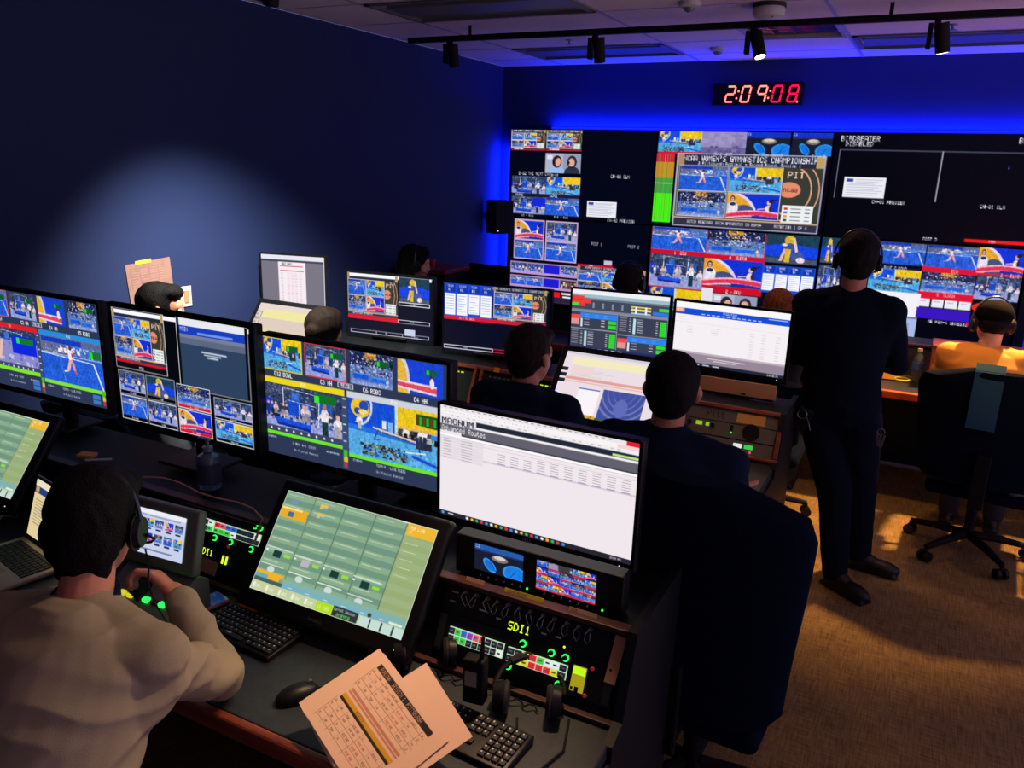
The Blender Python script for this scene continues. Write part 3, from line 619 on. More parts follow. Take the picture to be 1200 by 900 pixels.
# column 3 top
c = Cv(270, 152, (2, 4, 14)); cap(c, .03, .025, .05, 'BIRDBEATER'); cap(c, .055, .078, .045, 'DISABLED'); c.rect(.03, .155, 1, .16, (120, 120, 150)); c.rect(.535, .155, .54, .62, (170, 170, 190)); c.rect(.03, .155, .034, .62, (110, 110, 140))
p_doc(c.sub(.075, .415, .285, .61)); cap(c, .23, .625, .032, 'CH-01 PREVIEW'); cap(c, .75, .625, .032, 'CH-01 CLN'); cap(c, .87, .025, .05, 'BIRD'); c.rect(.845, .27, .85, .28, (90, 80, 230)); c.rect(.845, .29, .85, .30, (120, 110, 240))
c.rect(.705, .945, 1, .975, (246, 20, 30)); cap(c, .51, .955, .028, 'POST 3'); c.text(.82, .948, .024, 'PGM', (255, 230, 230))
wall_panel(2, 0, c, 'mostly black video wall display at the top right with the words BIRDBEATER DISABLED')
# column 3 bottom
c = Cv(270, 152, (3, 4, 16)); c.rect(.53, .2, 1, .27, (226, 18, 50)); c.rect(.53, .45, .795, .53, (226, 18, 50))
p_close(c.sub(.0, .0, .1, .26)); p_floor(c.sub(.30, .01, .535, .22)); p_floor(c.sub(.54, .01, .79, .22)); p_vault(c.sub(.785, .0, 1, .24)); p_beam(c.sub(.27, .265, .53, .49)); p_robo(c.sub(.535, .27, .79, .46)); p_bars(c.sub(.795, .26, 1, .49)); p_bars(c.sub(.0, .28, .12, .6))
c.rect(.27, .25, .53, .27, (20, 20, 60)); c.text(.34, .245, .028, 'BLUE 2 DOHO', (220, 220, 240)); c.text(.67, .235, .03, 'ECU', (255, 220, 220)); c.text(.62, .47, .03, '5  SLASH', (255, 220, 220)); c.text(.9, .235, .03, '2 - BLVD', (255, 220, 220))
c.rect(.3, .49, .545, .725, (244, 240, 250)); c.rect(.3, .725, .545, .745, (120, 120, 150)); c.rect(.4, .745, .545, .95, (170, 185, 230)); c.rect(.44, .79, .51, .9, (140, 160, 215))
for k in range(4): c.rect(.535+.066*k, .53, .593+.066*k, .61, (236, 236, 248)); c.rect(.545+.066*k, .55, .575+.066*k, .555, (150, 160, 200))
c.rect(.535, .62, .795, .725, (56, 22, 190)); cap(c, .6, .732, .03, 'ME PGM-4 UNASSIGNED'); c.ell(.86, .57, .065, .05, (246, 40, 20)); c.rect(.785, .725, 1.0, .76, (226, 20, 50)); c.rect(.88, .62, 1, .7, (3, 4, 16)); c.frame(.53, .93, .59, .985, (230, 230, 240), 2); c.text(.535, .945, .03, 'BLVD', (230, 230, 240)); c.rect(.97, .69, .985, .73, (240, 240, 240))
wall_panel(2, 1, c, 'video wall display at the lower right, behind the person in the orange shirt')
c = Cv(200, 112, DK); p_table(c.sub(.05, .05, .45, .5)); c.rect(.5, .05, .95, .6, (30, 60, 200)); cap(c, .1, .6, .05, 'CH-05'); c.rect(.05, .7, .5, .95, (40, 40, 220))
wall_panel(3, 1, c, 'video wall display at the right edge, lower row')
c = Cv(200, 112, DK); cap(c, .1, .05, .06, 'DISABLED'); p_doc(c.sub(.1, .4, .4, .7))
wall_panel(3, 0, c, 'video wall display beyond the right edge, upper row')
# ------------------------------------------------------------ console desks
FV = (0, .085, .195); FA = math.atan2(.195, .085)      # slope of the console face
def desk(y0, x0, x1, label, trim=WOODD, wood=WOOD):
    t = empty('console_desk', ((x0+x1)/2, y0, 0), 0, label, 'desk', 'console desks'); L = x1-x0; h = L/2
    MB().box((0, .4, .74), (L, .8, .04), bev=.004).build('worktop', DESK, t)
    MB().box((0, -.014, .737), (L, .028, .052), bev=.01, seg=3).build('front_edge', wood, t)
    MB().prism([(.415, .762), (.503, .965), (.83, .965), (.83, .762)], -h, h).build('turret', PANEL, t)
    MB().box((0, .495, .972), (L, .035, .014), bev=.003).build('top_trim', trim, t)
    MB().box((0, .402, .769), (L, .02, .012), bev=.003).build('lower_trim', trim, t)
    for s in (-1, 1):
        MB().prism([(.0, 0), (.02, .72), (.34, .72), (.34, .76), (.405, .78), (.47, .985), (.85, .985), (.85, 0)][::-1], s*(h-.012) if s > 0 else -h-.012, s*h+.012 if s > 0 else -h+.012).build('end_panel', PANEL, t)
    MB().box((0, .82, .37), (L-.04, .02, .68)).build('back_panel', PANEL, t)
    return t
desk(1.17, -3.62, -.49, 'front console desk with a red wood edge, nearest the camera')
desk(3.22, -3.62, -.48, 'middle console desk with wood trimmed racks behind the front monitors', WOOD)
desk(5.40, -3.0, 2.4, 'rear console desk in front of the video wall holding the water bottle', WOOD, mat('orange_wood_edge', (196, 84, 40), .4))

# ------------------------------------------------------------ flat monitors
def monitor(x, y, z, yaw, W, H, cv, label, bez=.012, tilt=0, stand=True, base_z=.985, logo=None, name='monitor', group=None, chin=.02, depth=.035, pic=None, led_c=None, logoimg=None):
    t = empty(name, (x, y, base_z), yaw, label, 'monitor', group); zc = z-base_z
    T = Matrix.Translation((0, 0, zc)) @ Matrix.Rotation(-tilt, 4, 'X'); Ti = T
    b = MB(); b.T = T; b.box((0, depth/2+.003, -chin/2+.0), (W+2*bez, depth, H+bez*1.0+chin+.004), bev=.005); b.box((0, depth+.02, 0), (W*.6, .03, H*.55), bev=.01)
    b.build('housing', PLASTIC, t)
    b = MB(); b.T = T
    for s in (-1, 1): b.box((s*(W/2+bez/2), 0, -chin/2+bez/2-.002), (bez, .008, H+bez+chin-.004), bev=.001)
    b.box((0, 0, H/2+bez/2), (W, .008, bez)); b.box((0, 0, -H/2-chin/2), (W, .008, chin)); b.build('bezel', PLASTIC, t)
    tl = T @ Vector((-W/2, -.0015, H/2)); tr = T @ Vector((W/2, -.0015, H/2)); bl = T @ Vector((-W/2, -.0015, -H/2))
    picture('screen', cv, tl, tr-tl, bl-tl, t, SCREEN)
    if logo:
        b = MB(); b.T = T; b.text(logo, (-len(logo)*.5*.0095, -.0045, -H/2-chin/2-.004), (1, 0, 0), (0, 0, 1), .011); b.build('maker_mark', PRINT, t)
    if led_c:
        b = MB(); b.T = T; b.sph((W/2-.03, -.005, -H/2-chin/2), .002); b.build('power_lamp', led_c, t)
    if stand:
        bz = zc-H/2
        MB().box((0, depth+.04, (bz+.1)/2+.01), (.06, .03, bz+.1), bev=.006).build('stand_arm', PLASTIC, t)
        MB().box((0, depth+.02, .006), (.24, .17, .012), bev=.005).build('stand_foot', PLASTIC, t)
    return t
def multiview(kind):
    """multiviewer with four thumbnails over two big windows"""
    c = Cv(340, 190, (44, 56, 84))
    if kind == 3:
        th = [(p_beam, (220, 200, 30)), (p_bars, (220, 50, 60)), (p_robo, None), (p_c4, None)]; nm = ['C12 BOWL', 'C3 HH', 'C6 ROBO', 'C4 HH']
    else:
        th = [(p_floor, (190, 80, 90)), (p_bars, None), (p_c4, None), (p_robo, None)]; nm = ['C2 EAST', 'C3 HH', 'C4 HH', 'C5 ROBO']
    for k in range(4):
        x = .006+.25*k; f, fr_ = th[k]; s_ = c.sub(x, .01, x+.225, .265); f(s_)
        if f in (p_beam, p_bars, p_robo, p_floor): s_.rect(.62, .18, .92, .36, (20, 90, 50)); s_.rect(.64, .2, .7, .34, (50, 210, 70))
        if fr_: c.frame(x-.004, .0, x+.229, .275, fr_, 4)
        c.text(x+.115, .285, .036, nm[k], (245, 245, 250), .62, True, True)
    c.frame(.435, .275, .52, .318, (230, 230, 240), 2); c.text(.478, .285, .025, 'PREVIEW', (240, 240, 240), .6, False, True)
    q1, q2 = ((236, 214, 30), (140, 220, 60)) if kind == 3 else ((226, 30, 40), (40, 140, 220))
    c.rect(0, .335, .47, .385, q1); c.text(.22, .345, .03, 'PGM' if kind == 3 else 'EV', (255, 255, 240)); c.rect(.484, .335, 1, .385, (205, 210, 220) if kind == 3 else q2); c.text(.72, .345, .03, 'PVW', (255, 255, 255))
    a, b_ = c.sub(.0, .385, .455, .80), c.sub(.49, .385, 1, .86)
    if kind == 3:
        p_bars(a); a.rect(.66, .06, .93, .24, (20, 110, 40)); a.rect(.66, .1, .72, .24, (60, 230, 60)); p_beam(b_, True); b_.rect(.7, .06, .98, .24, (20, 80, 20)); [b_.rect(.7+.035*k, .1, .725+.035*k, .23, (40, 170, 50) if k % 2 else (100, 60, 30)) for k in range(8)]
        c.rect(0, .75, .455, .80, (60, 70, 100)); c.rect(0, .80, .455, .83, (110, 230, 40)); c.rect(.49, .845, 1, .875, (110, 230, 40))
        [c.rect(.03+.045*k, .765, .04+.045*k, .785, (230, 230, 235)) for k in range(9)]
    else:
        p_bars(a); a.rect(0, .3, 1, 1, (140, 140, 205)); a.spk(0, .3, 1, 1, [(190, 190, 230), (110, 110, 190)], 60, .06); a.rect(.5, .15, .98, .6, (16, 40, 220)); a.line(.3, .3, .22, .8, .03, (230, 190, 180)); a.line(.1, .1, .08, .4, .03, (230, 190, 180)); a.rect(.6, .2, .93, .34, (20, 120, 40)); a.rect(.6, .2, .66, .34, (40, 230, 60)); p_floor(b_); b_.rect(.8, .16, .98, .32, (30, 110, 60)); b_.rect(.8, .18, .85, .32, (40, 220, 60))
        c.rect(0, .75, .455, .79, (60, 70, 100)); c.rect(0, .79, .455, .83, (130, 230, 50)); c.rect(.49, .83, 1, .865, (130, 230, 50))
        [c.rect(.03+.045*k, .765, .04+.045*k, .785, (230, 230, 235)) for k in range(9)]
    c.rect(.455, .385, .485, .99, (60, 76, 110))
    for k in range(6): c.rect(.46, .4+.07*k, .478, .41+.07*k, (200, 215, 230))
    for x in (.457, .967):
        c.mask(lambda u, t, x=x: (t > .83) & (t < .91) & (np.abs(u-x-.014) < .014-.004), (70, 190, 40)); c.rect(x+.003, .89, x+.025, .93, (220, 190, 50)); c.rect(x+.006, .93, x+.021, .975, (224, 40, 50))
    c.text(.01, .845, .018, '12:00:41', (220, 225, 240)); c.text(.16, .865, .022, '2 MON (A-B) EVENT', (230, 230, 240)); c.text(.17, .92, .02, 'Av Playlist Running', (200, 205, 225)); c.text(.36, .87, .018, '00:00:00:00', (220, 225, 240))
    c.text(.64, .885, .022, 'TEAM A - LIVE FEEDS', (230, 230, 240)); c.text(.64, .94, .02, 'Av Playlist Running', (200, 205, 225)); c.text(.51, .885, .018, '12:00:41', (220, 225, 240))
    if kind == 1:
        for x in (.38, .89): c.rect(x, .885, x+.06, .925, (60, 120, 200)); c.rect(x, .935, x+.06, .975, (60, 120, 200))
    return c
G1 = 'monitors on the front desk'
monitor(-2.985, 1.861, 1.318, 0, .70, .394, multiview(1), 'leftmost front desk monitor, cut by the left edge, with red and blue title bars', group=G1, depth=.04)
# second: two large windows over eight small ones
c = Cv(300, 186, (6, 8, 16))
def win(x0, y0, x1, y1, f, colr, txt, bar=.16, tc=(240, 240, 245)):
    c.rect(x0, y0, x1, y1, (225, 228, 235)); h = y1-y0; c.rect(x0+.004, y1-h*bar, x1-.004, y1-.007, colr); f(c.sub(x0+.004, y0+.006, x1-.004, y1-h*bar)); c.text((x0+x1)/2, y1-h*bar+h*.035, h*bar*.5, txt, tc, .62, False, True)
def p_web(s_):
    s_.rect(0, 0, 1, 1, (46, 66, 96)); s_.rect(0, 0, 1, .1, (232, 234, 242)); s_.rect(0, .1, 1, .22, (22, 62, 190)); s_.rect(.3, .17, .8, .2, (120, 150, 230)); s_.rect(0, .22, 1, .27, (120, 126, 150)); s_.rect(0, .27, 1, .36, (92, 104, 130)); s_.rect(0, 0, .035, 1, (6, 8, 16)); s_.rect(.965, 0, 1, 1, (6, 8, 16))
    for k, (a, b) in enumerate(((.34, .7), (.38, .62), (.42, .58))): s_.rect(a, .43+.035*k, b, .45+.035*k, (190, 200, 215))
    s_.text(.05, .12, .06, 'MAIN', (230, 230, 250))
win(0, 0, .40, .53, lambda s_: p_ncaa(s_, False), (10, 12, 20), 'PGM', .1)
win(.49, .0, .985, .60, p_web, (10, 12, 20), '', .02)
for i, (x0, x1) in enumerate(((.01, .215), (.225, .445), (.46, .70), (.725, .985))):
    fs = ((p_bars, p_floor), (p_close, p_bars), (p_robo, p_vault), (p_bars, p_beam))[i]; y0 = (.55, .55, .57, .62)[i]; m_ = (y0+1)/2
    cl = (214, 26, 46) if i == 2 else (8, 10, 14)
    win(x0, y0, x1, m_-.008, fs[0], cl, ('VS-RUN', 'X-BB', '4 - SLASH', 'BLD-FEEL')[i]); win(x0, m_, x1, .995, fs[1], cl, ('BLD-RUN', 'X-BB', '3 - HV25', 'BOWL-FEEL')[i])
monitor(-2.20, 1.84, 1.318, 0, .655, .41, c, 'second front desk monitor, black with one large web window and many small views', bez=.02, group=G1)
monitor(-1.515, 1.884, 1.297, 0, .70, .394, multiview(3), 'third front desk monitor, labelled C12 BOWL and C3 HH over a beam picture', group=G1, depth=.04)
# fourth: routing web page
c = Cv(360, 203, (240, 232, 236)); c.rect(0, 0, 1, .035, (236, 232, 236)); c.rect(0, .035, 1, .07, (248, 244, 246)); c.rect(0, .07, 1, .1, (242, 238, 240)); c.rect(.94, 0, 1, .05, (226, 30, 50)); c.rect(.9, .04, 1, .07, (250, 210, 210))
for k in range(30): c.rect(.02+.031*k, .012, .035+.031*k, .02, (150, 140, 150)) if k < 28 else None; c.rect(.01+.02*k, .05, .016+.02*k, .055, (150, 150, 160)) if k < 26 else None; c.rect(.03+.03*k, .082, .045+.03*k, .087, (160, 150, 160)) if k % 3 else None
c.rect(0, .1, 1, .145, (34, 40, 56)); c.rect(0, .1, .2, .165, (225, 222, 230)); c.text(.01, .108, .052, 'MAGNUM', (16, 18, 30), .95, True); c.rect(.2, .145, 1, .155, (250, 250, 252)); c.rect(0, .165, 1, .24, (98, 96, 110)); c.text(.01, .178, .045, 'Advanced Routes', (235, 235, 240), .6); c.rect(.88, .12, 1, .14, (190, 230, 140))
c.rect(0, .24, 1, .25, (60, 60, 70)); c.rect(0, .225, .12, .255, (236, 232, 238)); c.rect(0, .25, 1, .27, (252, 250, 252))
for j in range(8):
    y = .29+.024*j; c.rect(0, y-.008, .24, y+.012, (228, 220, 226))
    for x, w_ in ((.02, .04), (.12, .06)): c.rect(x, y, x+w_, y+.005, (170, 160, 172))
for j in range(6):
    for k in range(10):
        if j > 0 or k > 2: c.rect(.32+.068*k, .315+.02*j, .36+.068*k, .32+.02*j, (160, 150, 162))
c.rect(.24, .30, 1, .304, (190, 180, 190)); c.rect(.24, .42, 1, .43, (196, 190, 214)); c.rect(.0, .27, 1, .275, (200, 192, 200))
c.rect(0, .955, 1, 1, (40, 36, 50)); c.ell(.02, .977, .008, .014, (80, 160, 230)); c.rect(.05, .97, .08, .98, (200, 200, 210))
for k in range(20): c.ell(.16+.027*k, .978, .008, .013, [(230, 230, 235), (220, 60, 60), (240, 180, 40), (60, 150, 230), (60, 180, 90)][(k*7) % 5])
c.text(.9, .968, .02, '2:09 PM', (220, 220, 230))
monitor(-.872, 1.855, 1.215, R(-1.5), .60, .3375, c, 'front desk monitor farthest right showing a pale routing table page headed MAGNUM', bez=.010, logo='DELL', group=G1, led_c=WHT)

# tilted touch screens
def touch(x, y, z, cv, label, tilt=R(36.5), W=.53, H=.298, group='tilted touch screens', logo='ViewSonic'):
    t = empty('touch_monitor', (x, y, .762), 0, label, 'touch screen', group); zc = z-.762
    T = Matrix.Translation((0, 0, zc)) @ Matrix.Rotation(-tilt, 4, 'X')
    b = MB(); b.T = T; b.box((0, .02, -.008), (W+.07, .035, H+.085), bev=.012, seg=3); b.box((0, .05, 0), (.3, .04, .2), bev=.01); b.build('housing', PLASTIC, t, smooth=30)
    tl = T @ Vector((-W/2, .0010, H/2)); tr = T @ Vector((W/2, .0010, H/2)); bl = T @ Vector((-W/2, .0010, -H/2))
    picture('screen', cv, tl, tr-tl, bl-tl, t, SCREEN)
    if logo: b = MB(); b.T = T; b.text(logo, (-.035, .0015, -H/2-.03), (1, 0, 0), (0, 0, 1), .010, .62); b.build('maker_mark', mat('dim_print', (90, 100, 110), .6), t)
    b = MB(); b.T = T; b.sph((W/2-.01, .002, -H/2-.028), .0022); b.build('power_lamp', WHT, t)
    yb = H/2*math.sin(tilt)
    MB().box((0, -.055, .009), (.26, .055, .016), bev=.005).cyl((-.09, -.05, .02), (-.09, .035, zc-.02), .012).cyl((.09, -.05, .02), (.09, .035, zc-.02), .012).build('easel_stand', PLASTIC, t)
    return t
def p_sched(c, shift=0):
    c.rect(0, 0, 1, 1, (126, 160, 132)); g1, g2, g3 = (112, 150, 128), (138, 172, 138), (158, 178, 128)
    n = 15
    for k in range(5):
        x0 = k*.205 if k < 4 else .815; x1 = x0+.2 if k < 4 else 1
        for j in range(n):
            a, b = (g1, g2) if k < 4 else ((152, 172, 118), g3)
            c.rect(x0, .02+j*.055, x1, .02+(j+1)*.055, a if j % 2 else b)
        c.rect(x0-.004, 0, x0+.002, .85, (88, 120, 104))
        for j in range(7):
            if k < 4: c.rect(x0+.015, .035+j*.11, x0+.12+.02*((j+k) % 3), .042+j*.11, (190, 214, 190)); 
            else: c.rect(x0+.02, .035+j*.075, x0+.1, .042+j*.075, (206, 220, 180))
    c.rect(.82, .0, 1, .12, (238, 184, 50)); c.rect(.75, 0, .83, .015, (230, 240, 230)); c.text(.84, .03, .03, 'PGM LINE', (255, 240, 220)); c.text(.84, .07, .025, '01', (255, 240, 220))
    c.rect(0, .16, .19, .27, (232, 172, 40)); c.rect(.01, .165, .15, .18, (255, 230, 150)); c.rect(.06, .2, .1, .25, (70, 110, 150)); c.rect(.05, .08, .1, .12, (110, 150, 190)); c.rect(.25, .05, .3, .1, (230, 190, 90)); c.rect(.27, .08, .3, .1, (90, 170, 210)); c.rect(.25, .14, .3, .19, (230, 190, 90)); c.rect(.27, .17, .3, .19, (90, 170, 210))
    for k in range(4):
        x = .01+.2*k; y = .6+.01*k; c.rect(x, y-.035, x+.18, y-.025, (214, 228, 214)); c.rect(x, y-.005, x+.015, y+.01, (240, 240, 240)); c.rect(x+.055, y-.01, x+.11, y+.055, (26, 60, 50) if k != 1 else (190, 180, 190)); c.rect(x+.13, y+.005, x+.175, y+.035, (150, 220, 60)); c.rect(x, y+.13, x+.16, y+.14, (214, 228, 214)); c.ell(x+.08, y+.175, .025, .03, (206, 220, 214))
    c.rect(.2, .82, 1, .87, (130, 178, 170)); c.rect(0, .8, .19, .83, (238, 178, 40)); c.rect(.09, .83, .17, .87, (238, 178, 40)); c.rect(0, .83, .08, .87, (110, 170, 180))
    c.rect(0, .87, 1, .905, (120, 176, 196)); c.rect(0, .87, .2, .905, (64, 96, 96))
    for k in range(6): c.rect(.24+.12*k, .882, .27+.12*k, .89, (210, 230, 235))
    c.rect(0, .905, 1, 1, (196, 208, 158))
    for k in range(5): c.rect(.015+.09*k, .925, .03+.09*k, .975, (236, 240, 220)); c.text(.035+.09*k, .94, .03, 'CAM%d' % (k+1), (240, 244, 226), .5)
    c.rect(.45, .905, .56, 1, (176, 222, 30)); c.text(.465, .935, .035, 'LS VIEW', (240, 250, 200), .5); c.rect(.56, .9, .72, 1, (44, 54, 54)); c.text(.565, .91, .03, 'Current Session', (230, 235, 230), .5); c.text(.59, .955, .03, '00:09:50', (120, 240, 90), .6)
    for k in range(4): c.rect(.73+.07*k, .915, .79+.07*k, 1, (196, 222, 214)); c.rect(.79+.07*k, .915, .8+.07*k, 1, (40, 60, 60))
    c.ell(.78, .885, .012, .02, (60, 60, 60)); c.rect(.9, .88, .98, .9, (230, 240, 200))
    c.frame(0, 0, 1, 1, (214, 226, 200), 3)
    return c
touch(-1.335, 1.603, .966, p_sched(Cv(320, 180)), 'tilted black touch screen with a green schedule grid right of the tan shirted person')
touch(-2.985, 1.603, .981, p_sched(Cv(250, 141)), 'tilted black touch screen with a green grid, cut by the left edge of the photo', W=.517, H=.291)
# sequence editor screens of the middle desk
c = Cv(230, 144, (236, 222, 228)); c.rect(.08, .08, 1, .2, (244, 236, 190)); c.rect(.06, .4, 1, .44, (226, 160, 150)); c.rect(.06, .46, 1, .48, (230, 190, 185)); c.rect(0, 0, 1, .04, (214, 208, 220))
for k in range(3): c.rect(.0, .26+.09*k, .06, .32+.09*k, (24, 30, 50))
for j in range(6): c.rect(.1, .24+.03*j, .3+.1*(j % 3), .25+.03*j, (214, 204, 212)); c.rect(.4+.04*j, .5+.02*j, .6+.05*j, .507+.02*j, (214, 204, 212))
c.rect(.1, .22, .3, .36, (238, 214, 214)); c.rect(.22, .55, .42, .94, (250, 244, 248)); c.rect(.22, .55, .42, .57, (90, 120, 200)); s_ = c.sub(.45, .52, .84, .98)
s_.rect(0, 0, 1, 1, (66, 80, 160))
for k in range(5): s_.ring(.5, -.1, .14+.13*k, .35+.17*k, .035, (92+6*k, 104+5*k, 180))
s_.ell(.5, .55, .16, .3, (96, 108, 184)); c.rect(0, .95, .44, 1, (220, 170, 60)); c.spk(0, .95, .44, 1, [(120, 90, 40), (240, 200, 90)], 30, .02); c.rect(.44, .97, .84, 1, (70, 90, 60))
touch(-1.229, 3.43, 1.051, c, 'large pale touch screen tilted back on the middle desk between two seated people', tilt=R(39), W=.53, H=.331, logo=None)
c = Cv(150, 96, (232, 216, 206)); c.rect(.1, .12, 1, .3, (240, 232, 160)); c.rect(.1, .3, 1, .55, (222, 204, 190)); c.rect(.1, .55, 1, .8, (244, 226, 130))
for k in range(3): c.frame(.0, .18+.16*k, .09, .32+.16*k, (90, 84, 84), 2); c.text(.015, .22+.16*k, .05, 'A%d' % (k+1), (120, 110, 110))
touch(-3.30, 3.50, 1.07, c, 'pale yellow touch screen by the left wall below the document monitor', tilt=R(37), W=.50, H=.31, logo=None)

# second row of upright monitors
G2 = 'monitors on the middle desk'
c = Cv(120, 92, (120, 116, 130)); c.rect(0, 0, 1, .09, (232, 232, 240)); c.rect(0, .09, 1, .13, (60, 64, 84)); c.rect(.27, .13, .7, 1, (246, 236, 242)); c.rect(.3, .2, .66, .22, (210, 60, 80)); c.rect(.3, .29, .67, .305, (220, 60, 80))
for j in range(18):
    for x in (.31, .41, .47, .53, .6): c.rect(x, .34+.034*j, x+.035, .347+.034*j, (224, 160, 170) if x > .4 else (190, 150, 160))
c.text(.33, .145, .04, 'MEET SHEET', (70, 60, 80), .5); c.rect(0, .97, 1, 1, (40, 44, 60)); c.rect(.985, 0, 1, 1, (220, 224, 236))
monitor(-3.385, 3.70, 1.323, R(14), .415, .312, c, 'upright monitor by the left wall showing a red and white document on grey', group=G2, base_z=.985)
c = Cv(200, 134, (8, 12, 36)); p_ncaa(c.sub(.0, 0, .60, .70), False); c.rect(0, .685, .6, .73, (220, 26, 50)); p_close(c.sub(.615, .02, .965, .40)); c.frame(.61, .40, .97, .455, (235, 235, 245), 3); c.text(.75, .413, .03, 'X-BB', (240, 240, 240)); c.frame(.6, .68, .97, .735, (220, 220, 235), 2); c.text(.74, .69, .03, 'X-IF', (240, 240, 240))
c.frame(.03, .90, .96, .955, (210, 212, 225), 2); c.rect(.34, .9, .345, .95, (210, 212, 225)); c.rect(.65, .9, .655, .95, (210, 212, 225)); c.rect(.68, .82, .80, .92, (200, 210, 235)); c.text(.45, .91, .03, 'RP', (230, 230, 240)); c.text(.76, .92, .03, 'X-BLUE', (230, 230, 240))
monitor(-2.895, 4.0, 1.178, R(6), .59, .393, c, 'wide dark monitor left of centre with the title picture and one gymnast close-up', group=G2)
c = Cv(210, 134, (8, 12, 34)); p_table(c.sub(0, 0, .47, .5)); p_ncaa(c.sub(.475, 0, .97, .5), False); c.rect(0, .475, .97, .525, (220, 26, 50)); c.text(.15, .485, .03, '31 - FL GRID', (250, 230, 230)); c.frame(0, .90, .48, .955, (220, 222, 235), 3); c.frame(.48, .9, .97, .955, (190, 40, 60), 3); c.text(.2, .91, .03, 'PGM', (230, 230, 240))
monitor(-2.125, 3.95, 1.185, R(8), .635, .397, c, 'wide dark monitor behind the middle seated man showing a blue and white score table', group=G2)
c = Cv(200, 125, (66, 72, 92)); c.rect(0, 0, 1, .07, (240, 240, 248)); c.rect(0, .07, 1, .13, (160, 190, 200)); c.rect(0, .13, 1, .16, (110, 120, 140)); c.rect(0, .10, .13, .16, (240, 60, 60)); c.rect(0, .17, .2, .22, (240, 60, 60)); c.rect(0, .22, .07, .27, (60, 230, 50)); c.rect(.08, .22, .14, .27, (230, 60, 70))
for k in range(5): c.rect(.22+.1*k, .2, .24+.1*k, .29, (130, 140, 160))
c.rect(.62, .2, .82, .22, (240, 210, 80)); c.rect(.62, .24, .82, .27, (240, 220, 120)); c.rect(.62, .3, .82, .32, (160, 220, 250)); c.rect(.66, .2, .68, .32, (240, 240, 240)); c.rect(.76, .2, .78, .32, (240, 240, 240)); c.rect(.9, .2, 1, .25, (60, 220, 70)); c.rect(.84, .26, 1, .31, (50, 120, 230)); c.rect(0, .32, 1, .35, (130, 134, 154))
def quad(x0, y0, x1, y1, blue):
    s_ = c.sub(x0, y0, x1, y1); s_.rect(0, 0, 1, 1, (58, 64, 84)); s_.rect(0, 0, 1, .07, (140, 144, 160)); s_.rect(.985, 0, 1, 1, (150, 154, 170))
    if blue:
        s_.rect(.2, .1, 1, .42, (50, 130, 236)); s_.rect(0, .25, .2, .5, (240, 76, 66)); s_.rect(0, .5, .18, .85, (220, 150, 150)); s_.rect(.21, .45, .25, .95, (210, 230, 240)); s_.rect(.8, .46, .97, .68, (50, 220, 50)); s_.rect(.8, .74, .97, .95, (50, 220, 50))
        for j in range(3): s_.rect(.28, .47+.17*j, .4, .5+.17*j, (200, 204, 214)); s_.rect(.65, .47+.17*j, .73, .52+.17*j, (220, 190, 180)); s_.rect(.3+.2*j, .2, .38+.2*j, .22, (160, 200, 250)); s_.rect(.3+.2*j, .32, .38+.2*j, .34, (160, 200, 250))
    else:
        s_.rect(.3, .15, .35, .95, (190, 225, 236)); s_.rect(.84, .2, .97, .95, (50, 220, 50))
        for j in range(7): s_.rect(.02, .15+.11*j, .17, .19+.11*j, (150, 140, 150)); s_.rect(.38, .17+.11*j, .5, .2+.11*j, (190, 195, 205)); s_.rect(.22, .17+.11*j, .26, .2+.11*j, (200, 205, 215)); s_.rect(.76, .2+.11*j, .8, .23+.11*j, (230, 235, 240)); s_.rect(.84, .19+.11*j, .97, .2+.11*j, (40, 150, 50))
quad(0, .35, .49, .62, True); quad(.5, .35, 1, .66, False); quad(0, .63, .49, .94, False); quad(.5, .67, 1, .94, True); c.rect(0, .94, 1, 1, (36, 46, 100))
for k in range(8): c.rect(.02+.07*k, .96, .06+.07*k, .98, (220, 225, 235))
monitor(-1.405, 3.99, 1.252, R(5), .525, .327, c, 'monitor behind the right seated man filled with dark panels and green and blue blocks', group=G2)
c = Cv(230, 130, (246, 240, 244)); c.rect(0, 0, 1, .1, (250, 248, 250)); c.mask(lambda u, t: (t > .1) & (t < .2+.0*u), (20, 76, 214)); c.rect(0, .1, .08, .165, (240, 170, 120)); c.text(.01, .11, .045, 'SCR', (250, 245, 240)); c.text(.43, .105, .04, 'Production', (220, 230, 250), .5)
for k in range(12): c.rect(.24+.045*k, .165, .27+.045*k, .18, (190, 210, 250))
c.rect(.82, .12, .98, .13, (190, 210, 250)); c.rect(0, .32, 1, .325, (222, 210, 216)); c.rect(.4, .22, .402, .5, (230, 220, 226))
for j in range(11):
    for x in (.68, .78, .9): c.rect(x, .38+.04*j, x+.035, .388+.04*j, (206, 196, 202))
for j in range(4): c.rect(.12, .38+.03*j, .17, .386+.03*j, (206, 196, 202)); c.rect(.34, .38+.03*j, .42-.01*j, .386+.03*j, (206, 196, 202)); c.rect(.04, .24+.04*j, .12, .245+.04*j, (222, 212, 218)) if j < 2 else None
c.rect(0, .8, 1, .95, (150, 136, 150)); c.rect(0, .78, 1, .81, (190, 176, 188)); c.rect(.32, .855, .66, .865, (226, 218, 226)); c.rect(.38, .885, .58, .895, (226, 218, 226)); c.rect(0, .95, 1, 1, (34, 38, 60)); [c.rect(.02+.09*k, .965, .08+.09*k, .985, (190, 195, 210)) for k in range(5)]; c.text(.86, .962, .03, '2:09:06 PM', (220, 220, 230), .5)
monitor(-.815, 3.955, 1.25, R(-4), .565, .318, c, 'bright white web page monitor with a blue bar, left of the standing person', group=G2, led_c=WHT, bez=.014)
